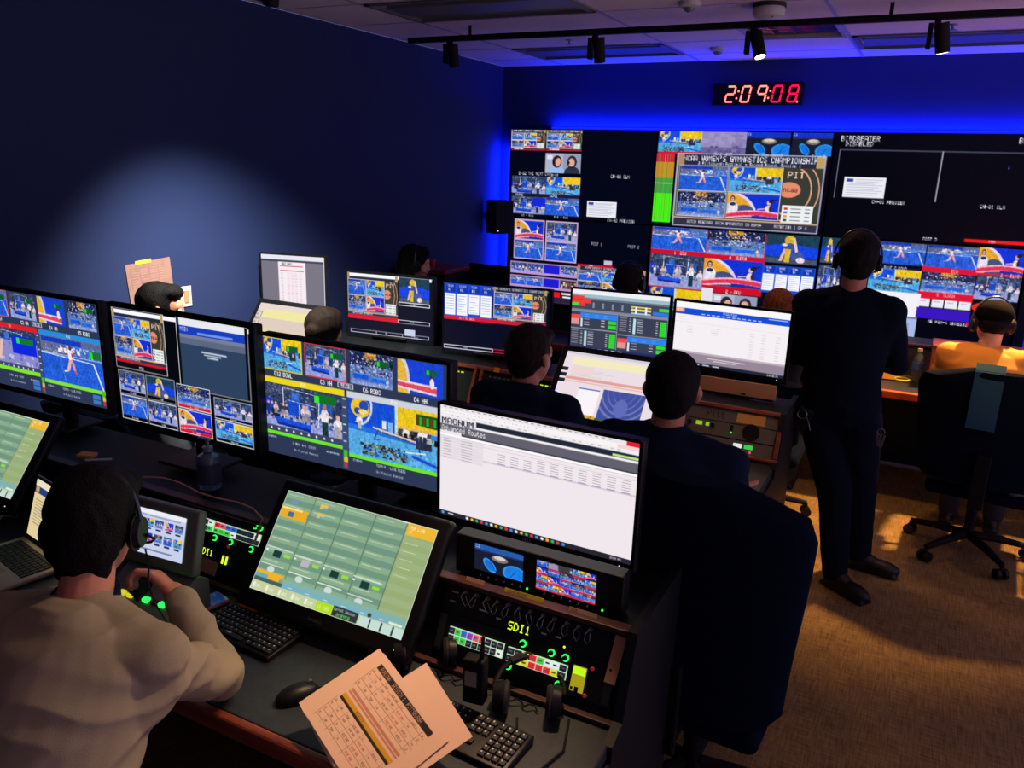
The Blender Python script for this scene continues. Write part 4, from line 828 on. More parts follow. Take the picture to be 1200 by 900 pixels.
# ------------------------------------------------------------ devices set into the sloped console faces (local axes: right, up the slope, out)
def rack_root(name, o, label, cat, group=None):
    t = empty(name, o, 0, label, cat, group); t.rotation_euler = (FA, 0, 0); return t
CREAM = mat('cream_label', (196, 150, 112), .7); TAPEY = mat('yellow_label_tape', (196, 176, 40), .6, emit=(196, 176, 40), es=.02)
BTN = {k: mat('key_'+k, tuple(v//3 for v in col), .4, emit=col, es=e) for k, (col, e) in {'off': ((40, 44, 70), .5), 'white': ((235, 240, 240), .9), 'red': ((240, 30, 50), .9), 'green': ((60, 220, 80), .8), 'blue': ((60, 110, 230), .8), 'violet': ((170, 60, 220), .8), 'yellow': ((230, 220, 40), .85), 'pink': ((240, 90, 120), .8)}.items()}
EDGE = mat('lit_key_frame', (120, 150, 120), .5, emit=(200, 245, 200), es=.75)
def keypad(t, u0, v0, w_, h, cols, dark=True):
    b = MB(); n = len(cols[0]); b.box((u0+w_/2, v0+h/2, .003), (w_, h, .004)); b.build('keypad_frame', EDGE, t)
    cw, ch = w_/n, h/len(cols)
    for r_, row in enumerate(cols):
        for k, q in enumerate(row):
            key = {'o': 'off', 'w': 'white', 'r': 'red', 'g': 'green', 'b': 'blue', 'v': 'violet', 'y': 'yellow', 'p': 'pink'}[q]
            b = MB(); x, y = u0+cw*(k+.5), v0+h-ch*(r_+.5); b.box((x, y, .007), (cw-.003, ch-.0035, .006), bev=.0008, seg=1)
            b.mi = 1; b.box((x, y+.001, .0103), (cw*.5, ch*.22, .0003)); b.build('key', [BTN[key], PRINT if key != 'white' else BTN['off']], t)
def knob(t, u, v, lit=GREEN):
    k = MB().cyl((u, v, 0), (u, v, .014), .0065, .0055, n=16).build('knob', PLASTIC2, t, smooth=True)
    b = MB(); b.lathe([(.0065, .001), (.0095, .001), (.0095, .0035), (.0065, .0035)], (u, v, 0), n=20) if False else b.cyl((u, v, .0), (u, v, .0035), .0095, n=20)
    b.build('light_ring', lit, k)
def intercom(o, label, W, V0, V1, kp1, kp2, sdi, knobs, gauge, spots, note=None, fr=None):
    t = rack_root('intercom_panel', o, label, 'intercom panel')
    b = MB(); b.box((W/2, (V0+V1)/2, -.002), (W, V1-V0, .006), bev=.001); b.mi = 1
    for x in (.012, W-.012):
        b.box((x, (V0+V1)/2, .002), (.02, V1-V0-.01, .004), bev=.001)
    for x in (.012, W-.012):
        for y in (V0+.012, V1-.012): b.cyl((x, y, .004), (x, y, .006), .0035, n=8)
    b.build('face_plate', [PANEL, mat('rack_ear', (58, 64, 68), .4, .5)], t)
    u, v, w_, h, cols = kp1; keypad(t, u, v, w_, h, cols); u, v, w_, h, cols = kp2; keypad(t, u, v, w_, h, cols)
    b = MB(); b.text('SDI1', (sdi[0], sdi[1], .002), (1, 0, 0), (0, 1, 0), sdi[2], .9); b.build('display', YEL, t)
    for u, v in knobs: knob(t, u, v)
    for u, v in spots: MB().sph((u, v, .003), .0055).build('red_button', mat('dull_red_button', (150, 30, 50), .4, emit=(200, 30, 60), es=.25), t)
    g0, g1, g2, g3 = gauge; b = MB(); b.box(((g0+g2)/2, (g1+g3)/2, .002), (g2-g0, g3-g1, .003)); b.mi = 1; b.box(((g0+g2)/2, g3-.011, .004), (g2-g0-.003, .018, .002)); b.mi = 2; b.box(((g0+g2)/2, g1+.005, .004), (.01, .014, .002)); b.box((g0+.005, g1+.006, .004), (.006, .008, .002))
    b.build('level_meter', [mat('meter_yellow', (80, 76, 10), .5, emit=(190, 176, 30), es=.7), mat('meter_lime', (90, 120, 10), .5, emit=(190, 250, 30), es=1), PLASTIC2], t)
    if note: MB().box((note[0], note[1], .0035), (note[2], note[3], .001), Matrix.Rotation(note[4], 3, 'Z')).build('taped_note', CREAM, t)
    return t
OR = (-1.02, 1.585, .78)
intercom(OR, 'intercom panel with lit red, yellow and white keys right of the front touch screen', .5, .016, .118,
    (.039, .049, .163, .038, ['ogbvprooo'[:9], 'oggooooow'[:9]]), (.214, .048, .166, .036, ['ooyrgwwo', 'oyyrrryo']), (.200, .124, .021),
    [(.25, .101), (.33, .101), (.369, .1), (.223, .036), (.364, .032)], (.394, .030, .429, .091), [(.442, .095), (.436, .028)])
b = MB()
t = rack_root('patch_panel', OR, 'black patch panel with a row of small wire loops above the right intercom panel', 'patch panel')
b.box((.25, .163, -.002), (.5, .086, .006), bev=.001).build('face_plate', PANEL, t)
for i, u in enumerate((.064, .096, .13, .16, .191, .223, .255, .291, .322, .357, .388, .418)):
    j = MB().cyl((u, .184, 0), (u, .184, .012), .005, n=10).cyl((u, .184, .012), (u, .182, .02), .002, n=6).build('patch_plug', METAL, t)
    s_ = random.Random(i); a = s_.uniform(-.01, .01)
    MB().tube([(u, .182, .016), (u-.006, .172, .02), (u-.007+a, .158, .014), (u+a, .148, .008), (u+.006+a, .158, .010), (u+.003, .176, .012)], .0011, 6).build('wire_loop', METAL, j)
for i, (u, v, w_) in enumerate(((.03, .175, .02), (.028, .15, .016), (.12, .15, .02), (.17, .142, .014), (.30, .14, .014), (.34, .142, .016))): MB().box((u, v, .0015), (w_, .004, .001)).build('printed_legend', PRINT if i > 1 else CREAM, t)
MB().box((.494, .132, .005), (.028, .115, .001), Matrix.Rotation(-.06, 3, 'Z')).build('label_strip', CREAM, t)
for (u, v, m) in ((.36, .124, YEL),): MB().sph((u, v, .002), .003).build('indicator', m, t)
for (u, w_, m, l) in ((.083, .055, CREAM, None), (.227, .112, TAPEY, 'N2648 MRS-GOB'), (.391, .075, CREAM, 'BLUE'),):
    o = MB().box((u, .218, .006), (w_, .013, .001)); o.mi = 1; (o.text(l, (u-w_*.4, .2155, .0068), (1, 0, 0), (0, 1, 0), .006, .8) if l else None); t2 = rack_root('label_tape', OR, '%s label tape on the wood trim %s' % (('tan', 'at the left end above the wire loops') if u < .1 else ('yellow', 'under the two small screens') if u < .3 else ('tan', 'below the small many-picture screen')), 'label', 'label tapes'); ob = o.build('tape', [m, mat('marker_ink', (30, 26, 24), .7)], t2)
# left intercom panel
OL = (-2.094, 1.585, .78)
intercom(OL, 'intercom panel with dark and white keys behind the raised hand', .5, .016, .205,
    (.040, .132, .182, .037, ['ooooooow', 'ooooooog']), (.228, .133, .188, .035, ['rpbboooww'[:8], 'gggwoooo']), (.185, .060, .020),
    [(.384, .189), (.405, .188), (.236, .118), (.303, .120), (.389, .118)], (.424, .117, .467, .176), [(.30, .105), (.457, .205), (.46, .11)], note=(.222, .03, .11, .042, -.06))
t = rack_root('status_display', OL, 'two small yellow level bars under the left intercom panel keys', 'display')
b = MB(); b.box((.29, .062, .003), (.006, .025, .003)).box((.305, .062, .003), (.006, .025, .003)).build('level_bars', YEL, t)

# dual five inch screens above the right panels
t = empty('dual_screen_unit', (-.782, 1.70, .973), 0, 'rack unit with two small screens under the pale routing page monitor', 'screen')
MB().box((0, .03, .056), (.48, .05, .112), bev=.004).build('housing', PLASTIC, t)
c = Cv(110, 66); p_dish(c); picture('screen', c, (-.179, .0035, .099), (.145, 0, 0), (0, 0, -.076), t, SCREEN)
c = Cv(110, 66, (30, 34, 60))
for i in range(5):
    for j in range(4):
        s_ = c.sub(.0+.2*i, .25*j, .2*i+.19, .25*j+.2); (p_floor, p_beam, p_robo, p_vault, p_bars)[(i*2+j*3) % 5](s_)
        if (i+j) % 2 or j > 1: c.rect(.2*i, .25*j+.2, .2*i+.2, .25*j+.25, (224, 30, 50))
c.rect(.37, 0, .56, .22, (60, 62, 60)); c.rect(.2, .02, .36, .2, (150, 150, 180))
picture('screen', c, (.005, .0035, .099), (.165, 0, 0), (0, 0, -.082), t, SCREEN)
for k in range(6):
    for x in (-.16, .03): MB().cyl((x+.024*k, .005, .008), (x+.024*k, .001, .008), .0022, n=8).build('button', PRINT, t)
for x in (-.02, .19): MB().sph((x, .003, .008), .003).build('power_lamp', GREEN, t)

# middle desk rack with the university wordmark, right end
OP = (-1.06, 3.635, .78)
t = rack_root('audio_rack', OP, 'grey rack panels headed Pitt at the right end of the middle desk, lit warm', 'rack panel')
b = MB(); b.box((.28, .165, 0), (.56, .06, .012), bev=.001).box((.28, .098, 0), (.56, .068, .012), bev=.001).box((.28, .028, 0), (.56, .062, .012), bev=.001).build('face_plate', PANELG, t)
b = MB(); b.text('Pitt', (.235, .150, .0075), (1, 0, 0), (0, 1, 0), .032, .8); b.build('wordmark', mat('navy_print', (16, 24, 40), .5), t)
MB().box((.44, .165, .008), (.13, .045, .002)).build('taped_note', mat('tan_note', (214, 160, 80), .7), t)
for x in (.06, .16, .27): MB().cyl((x, .11, .006), (x, .11, .022), .010, n=14).build('knob', PLASTIC2, t)
for x, w_ in ((.205, .03), (.245, .016)): MB().box((x, .112, .008), (w_, .018, .003)).build('lit_key', mat('lime_key', (70, 90, 10), .4, emit=(160, 220, 40), es=.7), t)
MB().box((.36, .11, .01), (.012, .03, .006)).build('switch', PLASTIC2, t); MB().sph((.36, .09, .008), .004).build('power_lamp', GREEN, t); MB().lathe([(0, 0), (.04, 0), (.04, .004), (0, .004)], (.45, .105, .006)).build('speaker_grille', PLASTIC2, t)
for x, m in ((.40, BTN['white']), (.45, BTN['green'])): MB().box((x, .035, .008), (.04, .02, .004), bev=.002).build('lit_key', m, t)
for x in (.40, .43, .46): MB().sph((x, .012, .008), .006).build('key', BTN['pink'], t)
t = rack_root('wood_rack_frame', OP, 'red wood frame around the grey rack panels headed Pitt', 'rack frame')
b = MB(); b.box((.28, .205, .008), (.62, .018, .03), bev=.004).box((.575, .1, .008), (.022, .2, .03), bev=.004).box((.28, -.01, .008), (.62, .016, .03), bev=.004).box((-.012, .1, .008), (.022, .2, .03), bev=.004).build('frame', WOOD, t)
# other wood-edged rack bays of the middle desk
for i, (x0, w_) in enumerate(((-3.12, .48), (-2.60, .5), (-2.06, .5),)):
    t = rack_root('intercom_panel', (x0, 3.635, .78), ('dark rack bay in a red wood frame beside the bun of hair', 'dark rack bay with a row of tiny green lamps on the middle desk', 'dark rack bay in a red wood frame beside the middle seated man')[i], 'rack panel', 'wood framed rack bays')
    MB().box((w_/2, .1, 0), (w_-.03, .185, .012), bev=.001).build('face_plate', PANEL, t)
    b = MB(); b.box((w_/2, .2, .01), (w_+.01, .016, .034), bev=.003)
    for s in (0, w_): b.box((s, .1, .01), (.018, .2, .034), bev=.003)
    b.build('wood_frame', WOOD, t)
    for k in range(14): MB().box((.05+.028*k, .165, .008), (.016, .007, .003)).build('lamp', mat('lime_lamp', (60, 80, 5), .4, emit=(200, 235, 60), es=.9) if i < 2 or k > 9 else METAL, t)
    for k in range(5): MB().cyl((.08+.08*k, .07, .005), (.08+.08*k, .07, .018), .009, n=12).build('knob', METAL, t)
    MB().box((.09 if i != 1 else .3, .205, .028), (.035, .025, .003)).build('taped_note', mat('orange_note', (226, 150, 60), .7), t)
# rear desk rack box with wood sides
t = empty('rack_cabinet', (.40, 5.63, .762), 0, 'wood sided rack box on the rear desk in front of the orange shirt', 'rack')
b = MB()
for s in (-.28, .28): b.box((s, .05, .14), (.025, .26, .27), bev=.003)
b.box((0, .05, .275), (.585, .26, .02), bev=.003).build('wood_case', WOOD, t); MB().box((0, .06, .13), (.53, .2, .24)).build('face_plate', PANEL, t)
for k in range(6): MB().box((-.22+.05*k, -.045, .2-.03*(k % 2)), (.035, .006, .02)).build('lit_key', mat('amber_key', (120, 90, 20), .4, emit=(220, 190, 70), es=.8), t)
for k in range(4): MB().cyl((-.2+.12*k, -.04, .08), (-.2+.12*k, -.055, .08), .012, n=12).build('knob', METAL, t)

# tan board behind the middle desk, right of centre
t = empty('desk_shelf_board', (-.765, 3.925, .975), 0, 'tan board standing on the middle desk below the bright web page monitor', 'board')
MB().box((0, .0, .042), (.42, .012, .075), bev=.003).build('board', mat('tan_board', (186, 138, 104), .7), t)
MB().box((0, .0, .004), (.4, .03, .008)).build('foot', PLASTIC, t)

# ------------------------------------------------------------ keyboards
KEYM = mat('black_key', (26, 28, 31), .5)
def keyboard(loc, yaw, label, numpad=True, tilt=.05, name='keyboard', rows=6):
    t = empty(name, loc, yaw, label, 'keyboard'); W = .44 if numpad else .29; D = .135
    T = Matrix.Rotation(tilt, 4, 'X'); b = MB(); b.T = T; b.box((0, 0, .009), (W, D, .018), bev=.005, seg=3).build('case', PLASTIC, t, smooth=30)
    kb = MB(); kb.T = Matrix.Identity(4); kb.box((0, 0, .004), (.0158, .0158, .007), bev=.0022, seg=2); kb.mi = 1; kb.box((-.002, .003, .00765), (.0035, .0045, .0003))
    proto = kb.build('key', [KEYM, PRINT], t); first = True
    def put(x, y, sx=1):
        nonlocal first
        o = proto if first else proto.copy()
        if not first: COL.objects.link(o); o.parent = t
        first = False; p = T @ Vector((x, y, .0165)); o.location = p; o.rotation_euler = (tilt, 0, 0); o.scale = (sx, 1, 1)
    P_ = .0182; n = 15; x0 = -W/2+.018
    for r_ in range(6):
        y = D/2-.02-r_*.0188
        if r_ == 5:
            for x, s in ((0, 1), (1.2, 1), (2.4, 1), (6, 5.4), (9.8, 1), (11, 1), (12, 1), (13, 1), (14, 1)): put(x0+x*P_, y, s)
        else:
            for k in range(n): put(x0+k*P_, y)
        if numpad:
            for k in range(4): put(W/2-.018-(3-k)*P_, y)
            if r_ in (0, 1, 2, 4): [put(x0+(16+k)*P_-.004, y) for k in range(3)] if r_ != 4 else put(x0+17*P_-.004, y)
    return t
# the case follows the number of keys: full size board has 6 rows of 15 + pad
keyboard((-1.528, 1.435, .760), R(-3), 'small black keyboard left of the mouse in front of the tilted touch screen', numpad=False)
keyboard((-.865, 1.385, .760), R(-4), 'full size black keyboard half under the printed sheets', numpad=True)

# mouse
t = empty('computer_mouse', (-1.222, 1.29, .760), R(-27), 'black computer mouse on the front desk left of the printed sheets', 'mouse')
b = MB(); b.sph((0, 0, .008), 1, 14, (.031, .056, .028)); bmesh.ops.bisect_plane(b.bm, geom=b.bm.verts[:]+b.bm.edges[:]+b.bm.faces[:], plane_co=(0, 0, .0), plane_no=(0, 0, -1), clear_outer=True); bmesh.ops.holes_fill(b.bm, edges=b.bm.edges[:]); b.build('body', PLASTIC, t, smooth=True)
MB().cyl((-.004, .034, .032), (.004, .034, .032), .007, n=14).build('scroll_wheel', METAL, t)
MB().tube([(0, .052, .01), (.01, .09, .006), (.03, .13, .003), (.025, .17, .003), (.06, .21, .003), (.09, .235, .003)], .0018, 6).build('cord', PLASTIC2, t)

# red sticky note and phone
t = MB().box((0, 0, 0), (.075, .045, .006), bev=.001).build('sticky_note_pad', mat('coral_paper', (236, 84, 66), .7)); t.location = (-1.622, 1.523, .766); t.rotation_euler = (0, 0, R(-4)); tag(t, 'small red note pad above the compact keyboard', 'note pad')
t = empty('mobile_phone', (-1.745, 1.478, .762), R(-14), 'mobile phone in a pink case lying beside the tan sleeve', 'phone')
MB().box((0, 0, .005), (.074, .125, .010), bev=.004, seg=3).build('case', mat('salmon_case', (220, 120, 104), .5), t, smooth=30)
MB().box((0, 0, .0106), (.066, .116, .001), bev=.0004, seg=1).build('screen', mat('phone_glass', (10, 18, 40), .12, emit=(30, 56, 120), es=.5), t)

# printed sheets leaning over the keyboard
Pa, Pb, Pc = Vector((-1.014, 1.364, .915)), Vector((-1.109, 1.193, .831)), Vector((-.765, 1.261, .843))
e1, e2 = (Pc-Pa).normalized(), (Pb-Pa).normalized(); nn_ = e1.cross(e2)
if nn_.z < 0: nn_ = -nn_
def sheet(off, u0, v0, ang, cv, label, W=.279, H=.216):
    t = empty('printed_sheet', Pa+e1*u0+e2*v0+nn_*off, 0, label, 'paper', 'printed sheets')
    a = e1*math.cos(ang)+e2*math.sin(ang); b_ = -e1*math.sin(ang)+e2*math.cos(ang)
    m = MB(); q = [Vector((0, 0, 0)), a*W, a*W+b_*H, b_*H]; m.loft([[p-nn_*.0006 for p in q], [p-nn_*.0001 for p in q]]); m.build('paper', mat('sheet_paper', (226, 176, 148), .8), t)
    picture('printed_face', cv, nn_*.0002, a*W, b_*H, t, PAPER)
PAPC = (246, 210, 180)
c = Cv(280, 216, PAPC); c.rect(.08, .085, .87, .15, (30, 28, 30)); c.text(.12, .095, .045, 'RUNDOWN  SESSION 1  PITTSBURGH', (214, 170, 140), .55); c.rect(.09, .595, .83, .625, (34, 32, 32)); c.rect(.09, .548, .84, .595, (222, 170, 40)); c.text(.3, .553, .035, 'ROTATION 2', (120, 90, 40), .5); c.rect(.1, .46, .84, .49, (206, 140, 120)); c.rect(.1, .5, .84, .52, (206, 140, 120))
for y in (.2, .27, .34, .41, .68, .75, .82, .89): c.rect(.07, y, .86, y+.004, (150, 110, 96))
for x in (.07, .16, .25, .36, .5, .66, .8): c.rect(x, .16, x+.003, .45, (160, 120, 104)); c.rect(x, .64, x+.003, .93, (160, 120, 104))
for j in range(8):
    y = (.17, .225, .295, .365, .65, .7, .775, .845)[j]
    for k, x in enumerate((.085, .175, .27, .38, .52, .68, .82)): c.text(x, y+.008, .024, ('01', 'CAM', 'TEAM', 'WIDE SHOT', 'EVENT NAME', 'NOTES A', '12')[k] if (j*3+k) % 4 else 'F4', (96, 64, 56) if k != 4 else (190, 70, 60), .5)
c2 = Cv(150, 110, PAPC); c2.rect(.25, .1, .8, .15, (110, 84, 76)) 
for j in range(6): c2.rect(.25, .2+.05*j, .75-.05*(j % 3), .21+.05*j, (170, 130, 116))
sheet(0, 0, 0, 0, c, 'topmost printed rundown sheet with black and yellow bands')
cc = Cv(150, 110, PAPC); s_ = cc.sub(0, 0, 1, 1); s_.rect(.42, .2, .46, .5, (110, 84, 76)); [s_.rect(.48+.03*j, .22, .485+.03*j, .46-.03*(j % 3), (180, 140, 124)) for j in range(6)]
sheet(-.004, .09, -.064, R(5.5), cc, 'printed sheet fanned out to the right under the topmost one', .216, .279)
sheet(-.008, -.022, .0, R(3), Cv(20, 16, PAPC), 'printed sheet lowest of the three, showing along the left edge')

# laptop
LY = R(-11)
t = empty('laptop_computer', (-2.455, 1.335, .762), LY, 'silver laptop open beside the person in the tan shirt at the left edge', 'laptop')
ALU = mat('aluminium', (176, 160, 142), .4, .6)
b = MB().box((0, 0, .008), (.32, .215, .015), bev=.005, seg=3); b.mi = 1; b.box((0, .035, .0157), (.275, .105, .001)); b.mi = 2; b.box((0, -.062, .0157), (.11, .065, .0008)).build('base', [ALU, PLASTIC2, mat('track_pad', (150, 138, 124), .3, .4)], t)
kp = MB().box((0, 0, 0), (.0155, .0150, .002), bev=.0006, seg=1).build('key', KEYM, t); f_ = True
kpl = kp.data
for r_ in range(6):
    for k in range(14):
        o = kp if f_ else kp.copy()
        if not f_: COL.objects.link(o); o.parent = t
        f_ = False; o.location = (-.127+.0196*k, .08-.0178*r_, .017)
T = Matrix.Translation((0, .110, .016)) @ Matrix.Rotation(-R(17), 4, 'X')
b = MB(); b.T = T; b.box((0, .004, .107), (.32, .007, .214), bev=.003); b.mi = 1; b.box((0, -.0003, .107), (.31, .002, .204)); b.build('lid', [ALU, PLASTIC2], t)
c = Cv(130, 84, (226, 208, 156)); c.rect(0, 0, 1, .12, (236, 226, 190)); c.rect(0, .12, 1, .24, (36, 60, 130)); c.rect(.02, .13, .1, .22, (200, 170, 80))
for k in range(5): c.rect(.3+.12*k, .17, .36+.12*k, .2, (230, 230, 220))
for j in range(9): c.rect(.06, .34+.05*j, .3+.06*(j % 3), .355+.05*j, (150, 140, 110))
tl, tr, bl = (T @ Vector(q) for q in ((-.148, -.0018, .203), (.148, -.0018, .203), (-.148, -.0018, .012))); picture('screen', c, tl, tr-tl, bl-tl, t, SCREEN)
t = MB().box((0, 0, 0), (.085, .055, .001)).build('paper_slip', mat('tan_slip', (206, 160, 110), .8)); t.location = (-2.50, 1.262, .7785); t.rotation_euler = (0, 0, R(40)); tag(t, 'tan paper slip lying on the laptop palm rest', 'paper')
t = MB().tube([(-2.62, 1.40, .77), (-2.70, 1.44, .80), (-2.76, 1.50, .80), (-2.78, 1.56, .77), (-2.9, 1.5, .765)], .003).build('charging_cable', mat('white_cable', (200, 196, 184), .5)); tag(t, 'white charging cable plugged into the laptop', 'cable')
# cream cable over the console top
t = MB().tube([(-2.26, 1.70, .984), (-2.18, 1.72, .99), (-2.10, 1.715, .992), (-2.0, 1.70, .986), (-1.92, 1.70, .984), (-1.83, 1.71, .984), (-1.76, 1.70, .984), (-1.68, 1.66, .985), (-1.66, 1.60, .93)], .0035).build('loose_cable', mat('cream_cable', (206, 150, 120), .5), smooth=True); tag(t, 'thin cream cable lying along the console top behind the left intercom panel', 'cable')

# hand sanitiser pump bottle
t = empty('pump_bottle', (-2.015, 1.765, .979), 0, 'clear pump bottle standing on the console below the second monitor', 'bottle')
CLR = mat('clear_plastic', (150, 170, 190), .12, trans=.75, spec=.6)
MB().lathe([(0, 0), (.036, 0), (.038, .006), (.038, .10), (.034, .112), (.014, .122), (.014, .13), (0, .13)], n=28).build('bottle', CLR, t, smooth=True)
MB().lathe([(0, .128), (.017, .128), (.017, .142), (.006, .145), (.006, .165), (0, .165)], n=18).box((-.012, 0, .168), (.05, .016, .008), bev=.003).build('pump', mat('grey_pump', (120, 130, 142), .4), t, smooth=30)
MB().lathe([(.0385, .02), (.0388, .02), (.0388, .09), (.0385, .09)], n=28).build('label', mat('dim_label', (52, 60, 74), .5), t, smooth=True)

# small replay controller with its own screen
t = empty('replay_controller', (-1.835, 1.375, .762), R(4), 'small grey framed controller screen with green lamps beside the raised hand', 'controller')
GREY = mat('grey_green_metal', (112, 118, 106), .45, .3)
MB().prism([(-.09, 0), (.09, 0), (.09, .1), (.045, .125), (-.09, .055)], -.125, .125).build('base', GREY, t)
T = Matrix.Translation((0, .045, .225)) @ Matrix.Rotation(-R(14), 4, 'X')
b = MB(); b.T = T; b.box((0, .018, 0), (.265, .035, .19), bev=.01, seg=3); b.build('housing', GREY, t, smooth=30)
c = Cv(110, 80, (200, 208, 236)); c.rect(0, 0, 1, .1, (236, 238, 246)); c.rect(.05, .12, .9, .15, (150, 160, 190))
for r_ in range(2):
    for k in range(5): s_ = c.sub(.04+.19*k, .2+.32*r_, .2+.19*k, .38+.32*r_); (p_floor, p_beam, p_bars, p_vault, p_robo)[(k+r_*2) % 5](s_); c.rect(.06+.19*k, .4+.32*r_, .16+.19*k, .44+.32*r_, (30, 40, 80))
c.rect(.05, .86, .8, .9, (120, 130, 160))
tl, tr, bl = (T @ Vector(q) for q in ((-.105, -.0015, .07), (.09, -.0015, .07), (-.105, -.0015, -.06))); picture('screen', c, tl, tr-tl, bl-tl, t, SCREEN)
for k in range(6): MB().box((-.06+.03*k, -.05, .079), (.02, .016, .012), bev=.002).build('lit_key', GREEN if k in (3, 5) else BTN['yellow'] if k < 2 else PLASTIC, t)
MB().cyl((-.02, -.02, .085), (-.02, -.025, .115), .035, .03, n=24).build('jog_dial', PLASTIC2, t, smooth=True)

# headphones
CUP = mat('headphone_pad', (20, 21, 24), .6)
def headphones(loc, yaw, label, roll=0, name='headphones'):
    t = empty(name, loc, yaw, label, 'headphones'); t.rotation_euler = (roll, 0, yaw)
    pts = [(.085*math.cos(a), .0, .02+.1*math.sin(a)) for a in [PI*k/14 for k in range(15)]]
    MB().tube(pts, .007, 8).build('headband', PLASTIC, t, smooth=True); MB().tube([p for p in pts[4:11]], .011, 8).build('band_pad', CUP, t, smooth=True)
    for s in (-1, 1):
        c_ = MB().cyl((s*.082, 0, .0), (s*.062, 0, .0), .036, .040, n=24).build('ear_cup', PLASTIC, t, smooth=30)
        b = MB(); b.lathe([(.022, 0), (.036, 0), (.040, .008), (.036, .016), (.024, .016)], (s*.062, 0, 0), n=24, m=Matrix.Rotation(-s*PI/2, 3, 'Y')); b.build('ear_pad', CUP, c_, smooth=True)
    return t
headphones((-.70, 1.515, .805), R(20), 'black headphones lying on the front desk below the right intercom panel', R(-68))
headphones((-1.02, 1.555, .80), R(35), 'black headphones behind the top corner of the printed sheets', R(-60))
t = empty('radio_handset', (-.815, 1.46, .795), R(8), 'black two-way radio with a pale label standing on the full size keyboard', 'radio')
b = MB(); b.box((0, 0, .06), (.055, .036, .12), bev=.006, seg=3); b.build('body', PLASTIC2, t, smooth=30); MB().cyl((.015, 0, .115), (.018, 0, .18), .006, .004).build('antenna', PLASTIC2, t); MB().box((-.005, -.0188, .07), (.03, .001, .04)).build('label_plate', mat('pale_plate', (150, 140, 124), .5), t)
t = MB().tube([(-.70, 1.46, .79), (-.66, 1.38, .768), (-.69, 1.30, .766), (-.64, 1.24, .766), (-.60, 1.32, .766), (-.57, 1.44, .766), (-.60, 1.54, .768)], .003).build('headphone_cord', PLASTIC2); tag(t, 'black headphone cord curling on the desk at the right end', 'cable')
t = MB().tube([(-.98+.012*k, 1.535+.008*math.sin(k*1.9), .772+.006*math.cos(k*1.9)) for k in range(26)], .0025, 6).build('coiled_cord', PLASTIC2); tag(t, 'coiled black cord between the two pairs of headphones', 'cable')

# small things on the consoles
t = MB().box((0, 0, 0), (.06, .04, .012), bev=.002).build('folded_note', mat('orange_paper', (230, 150, 80), .8)); t.location = (-2.60, 1.735, .985); t.rotation_euler = (0, 0, .4); tag(t, 'small orange folded note on the console left of the person with the dark hair', 'note')
t = MB().cyl((0, 0, 0), (.0, .09, .004), .004).build('ballpoint_pen', PRINT); t.location = (-2.56, 1.70, .984); t.rotation_euler = (0, 0, -1.0); tag(t, 'pale pen beside the small orange note', 'pen')

t = empty('cable_clip', (-1.56, 1.80, .979), 0, 'small grey cable clip under the third front monitor', 'clip'); MB().box((0, 0, .05), (.05, .02, .03), Matrix.Rotation(.3, 3, 'Y'), bev=.004).cyl((0, 0, 0), (0, 0, .05), .006).build('clip', METAL, t)
t = MB().box((0, 0, 0), (.045, .03, .012), Matrix.Rotation(.3, 3, 'Z'), bev=.004).build('folded_tag', mat('salmon_tag', (226, 150, 110), .7)); t.location = (-1.52, 1.74, .986); tag(t, 'small salmon tag on the console under the third front monitor', 'tag')
t = MB().tube([(-.04, 0, .05), (0, 0, .058), (.04, 0, .052), (.05, 0, .04)], .007).cyl((0, 0, 0), (0, 0, .055), .006).build('desk_hook', METAL); t.location = (-1.40, 1.76, .979); tag(t, 'small dull metal hook on the console behind the touch screen', 'hook')
# rear desk
t = empty('water_bottle', (.045, 5.72, .762), 0, 'clear plastic water bottle with a blue label on the rear desk', 'bottle')
MB().lathe([(0, 0), (.032, 0), (.034, .01), (.031, .04), (.034, .07), (.034, .13), (.031, .15), (.028, .165), (.013, .195), (.013, .205), (0, .205)], n=24).build('bottle', CLR, t, smooth=True)
MB().lathe([(.0345, .085), (.0350, .085), (.0350, .13), (.0345, .13)], n=24).build('label', mat('blue_label', (60, 110, 200), .4), t); MB().cyl((0, 0, .2), (0, 0, .22), .015, n=16).build('cap', mat('pale_cap', (222, 180, 150), .5), t)
t = MB().box((0, 0, .11), (.10, .012, .22), Matrix.Rotation(-.25, 3, 'X')).build('manila_folder', mat('manila', (226, 168, 72), .8)); t.location = (-.13, 5.70, .762); t.rotation_euler = (0, 0, .1); tag(t, 'yellow folder standing on the rear desk right of the standing person', 'folder')
b = MB(); n = 24; b.tube([(.045*math.cos(2*PI*k/n), .045*math.sin(2*PI*k/n), .008) for k in range(n+1)], .008); t = b.build('tape_roll', mat('yellow_ring', (214, 206, 50), .5)); t.location = (-.035, 5.70, .763); tag(t, 'yellow ring of tape next to the water bottle', 'tape roll')
t = empty('equipment_case', (-3.42, 5.30, .0), 0, 'dark equipment rack with a red top by the left wall behind the far seated person', 'equipment rack')
MB().box((0, 0, .62), (.46, .36, 1.24), bev=.006).build('cabinet', PANEL, t); MB().box((0, 0, 1.25), (.46, .38, .03), bev=.006).build('lid', mat('dull_red', (130, 30, 36), .5), t)
for k in range(9): MB().box((.0+.022*k, -.183, 1.14-.015*(k % 2)), (.018, .006, .012)).build('lamp', mat('lime_lamp', (60, 80, 5), .4, emit=(200, 235, 60), es=.9), t)
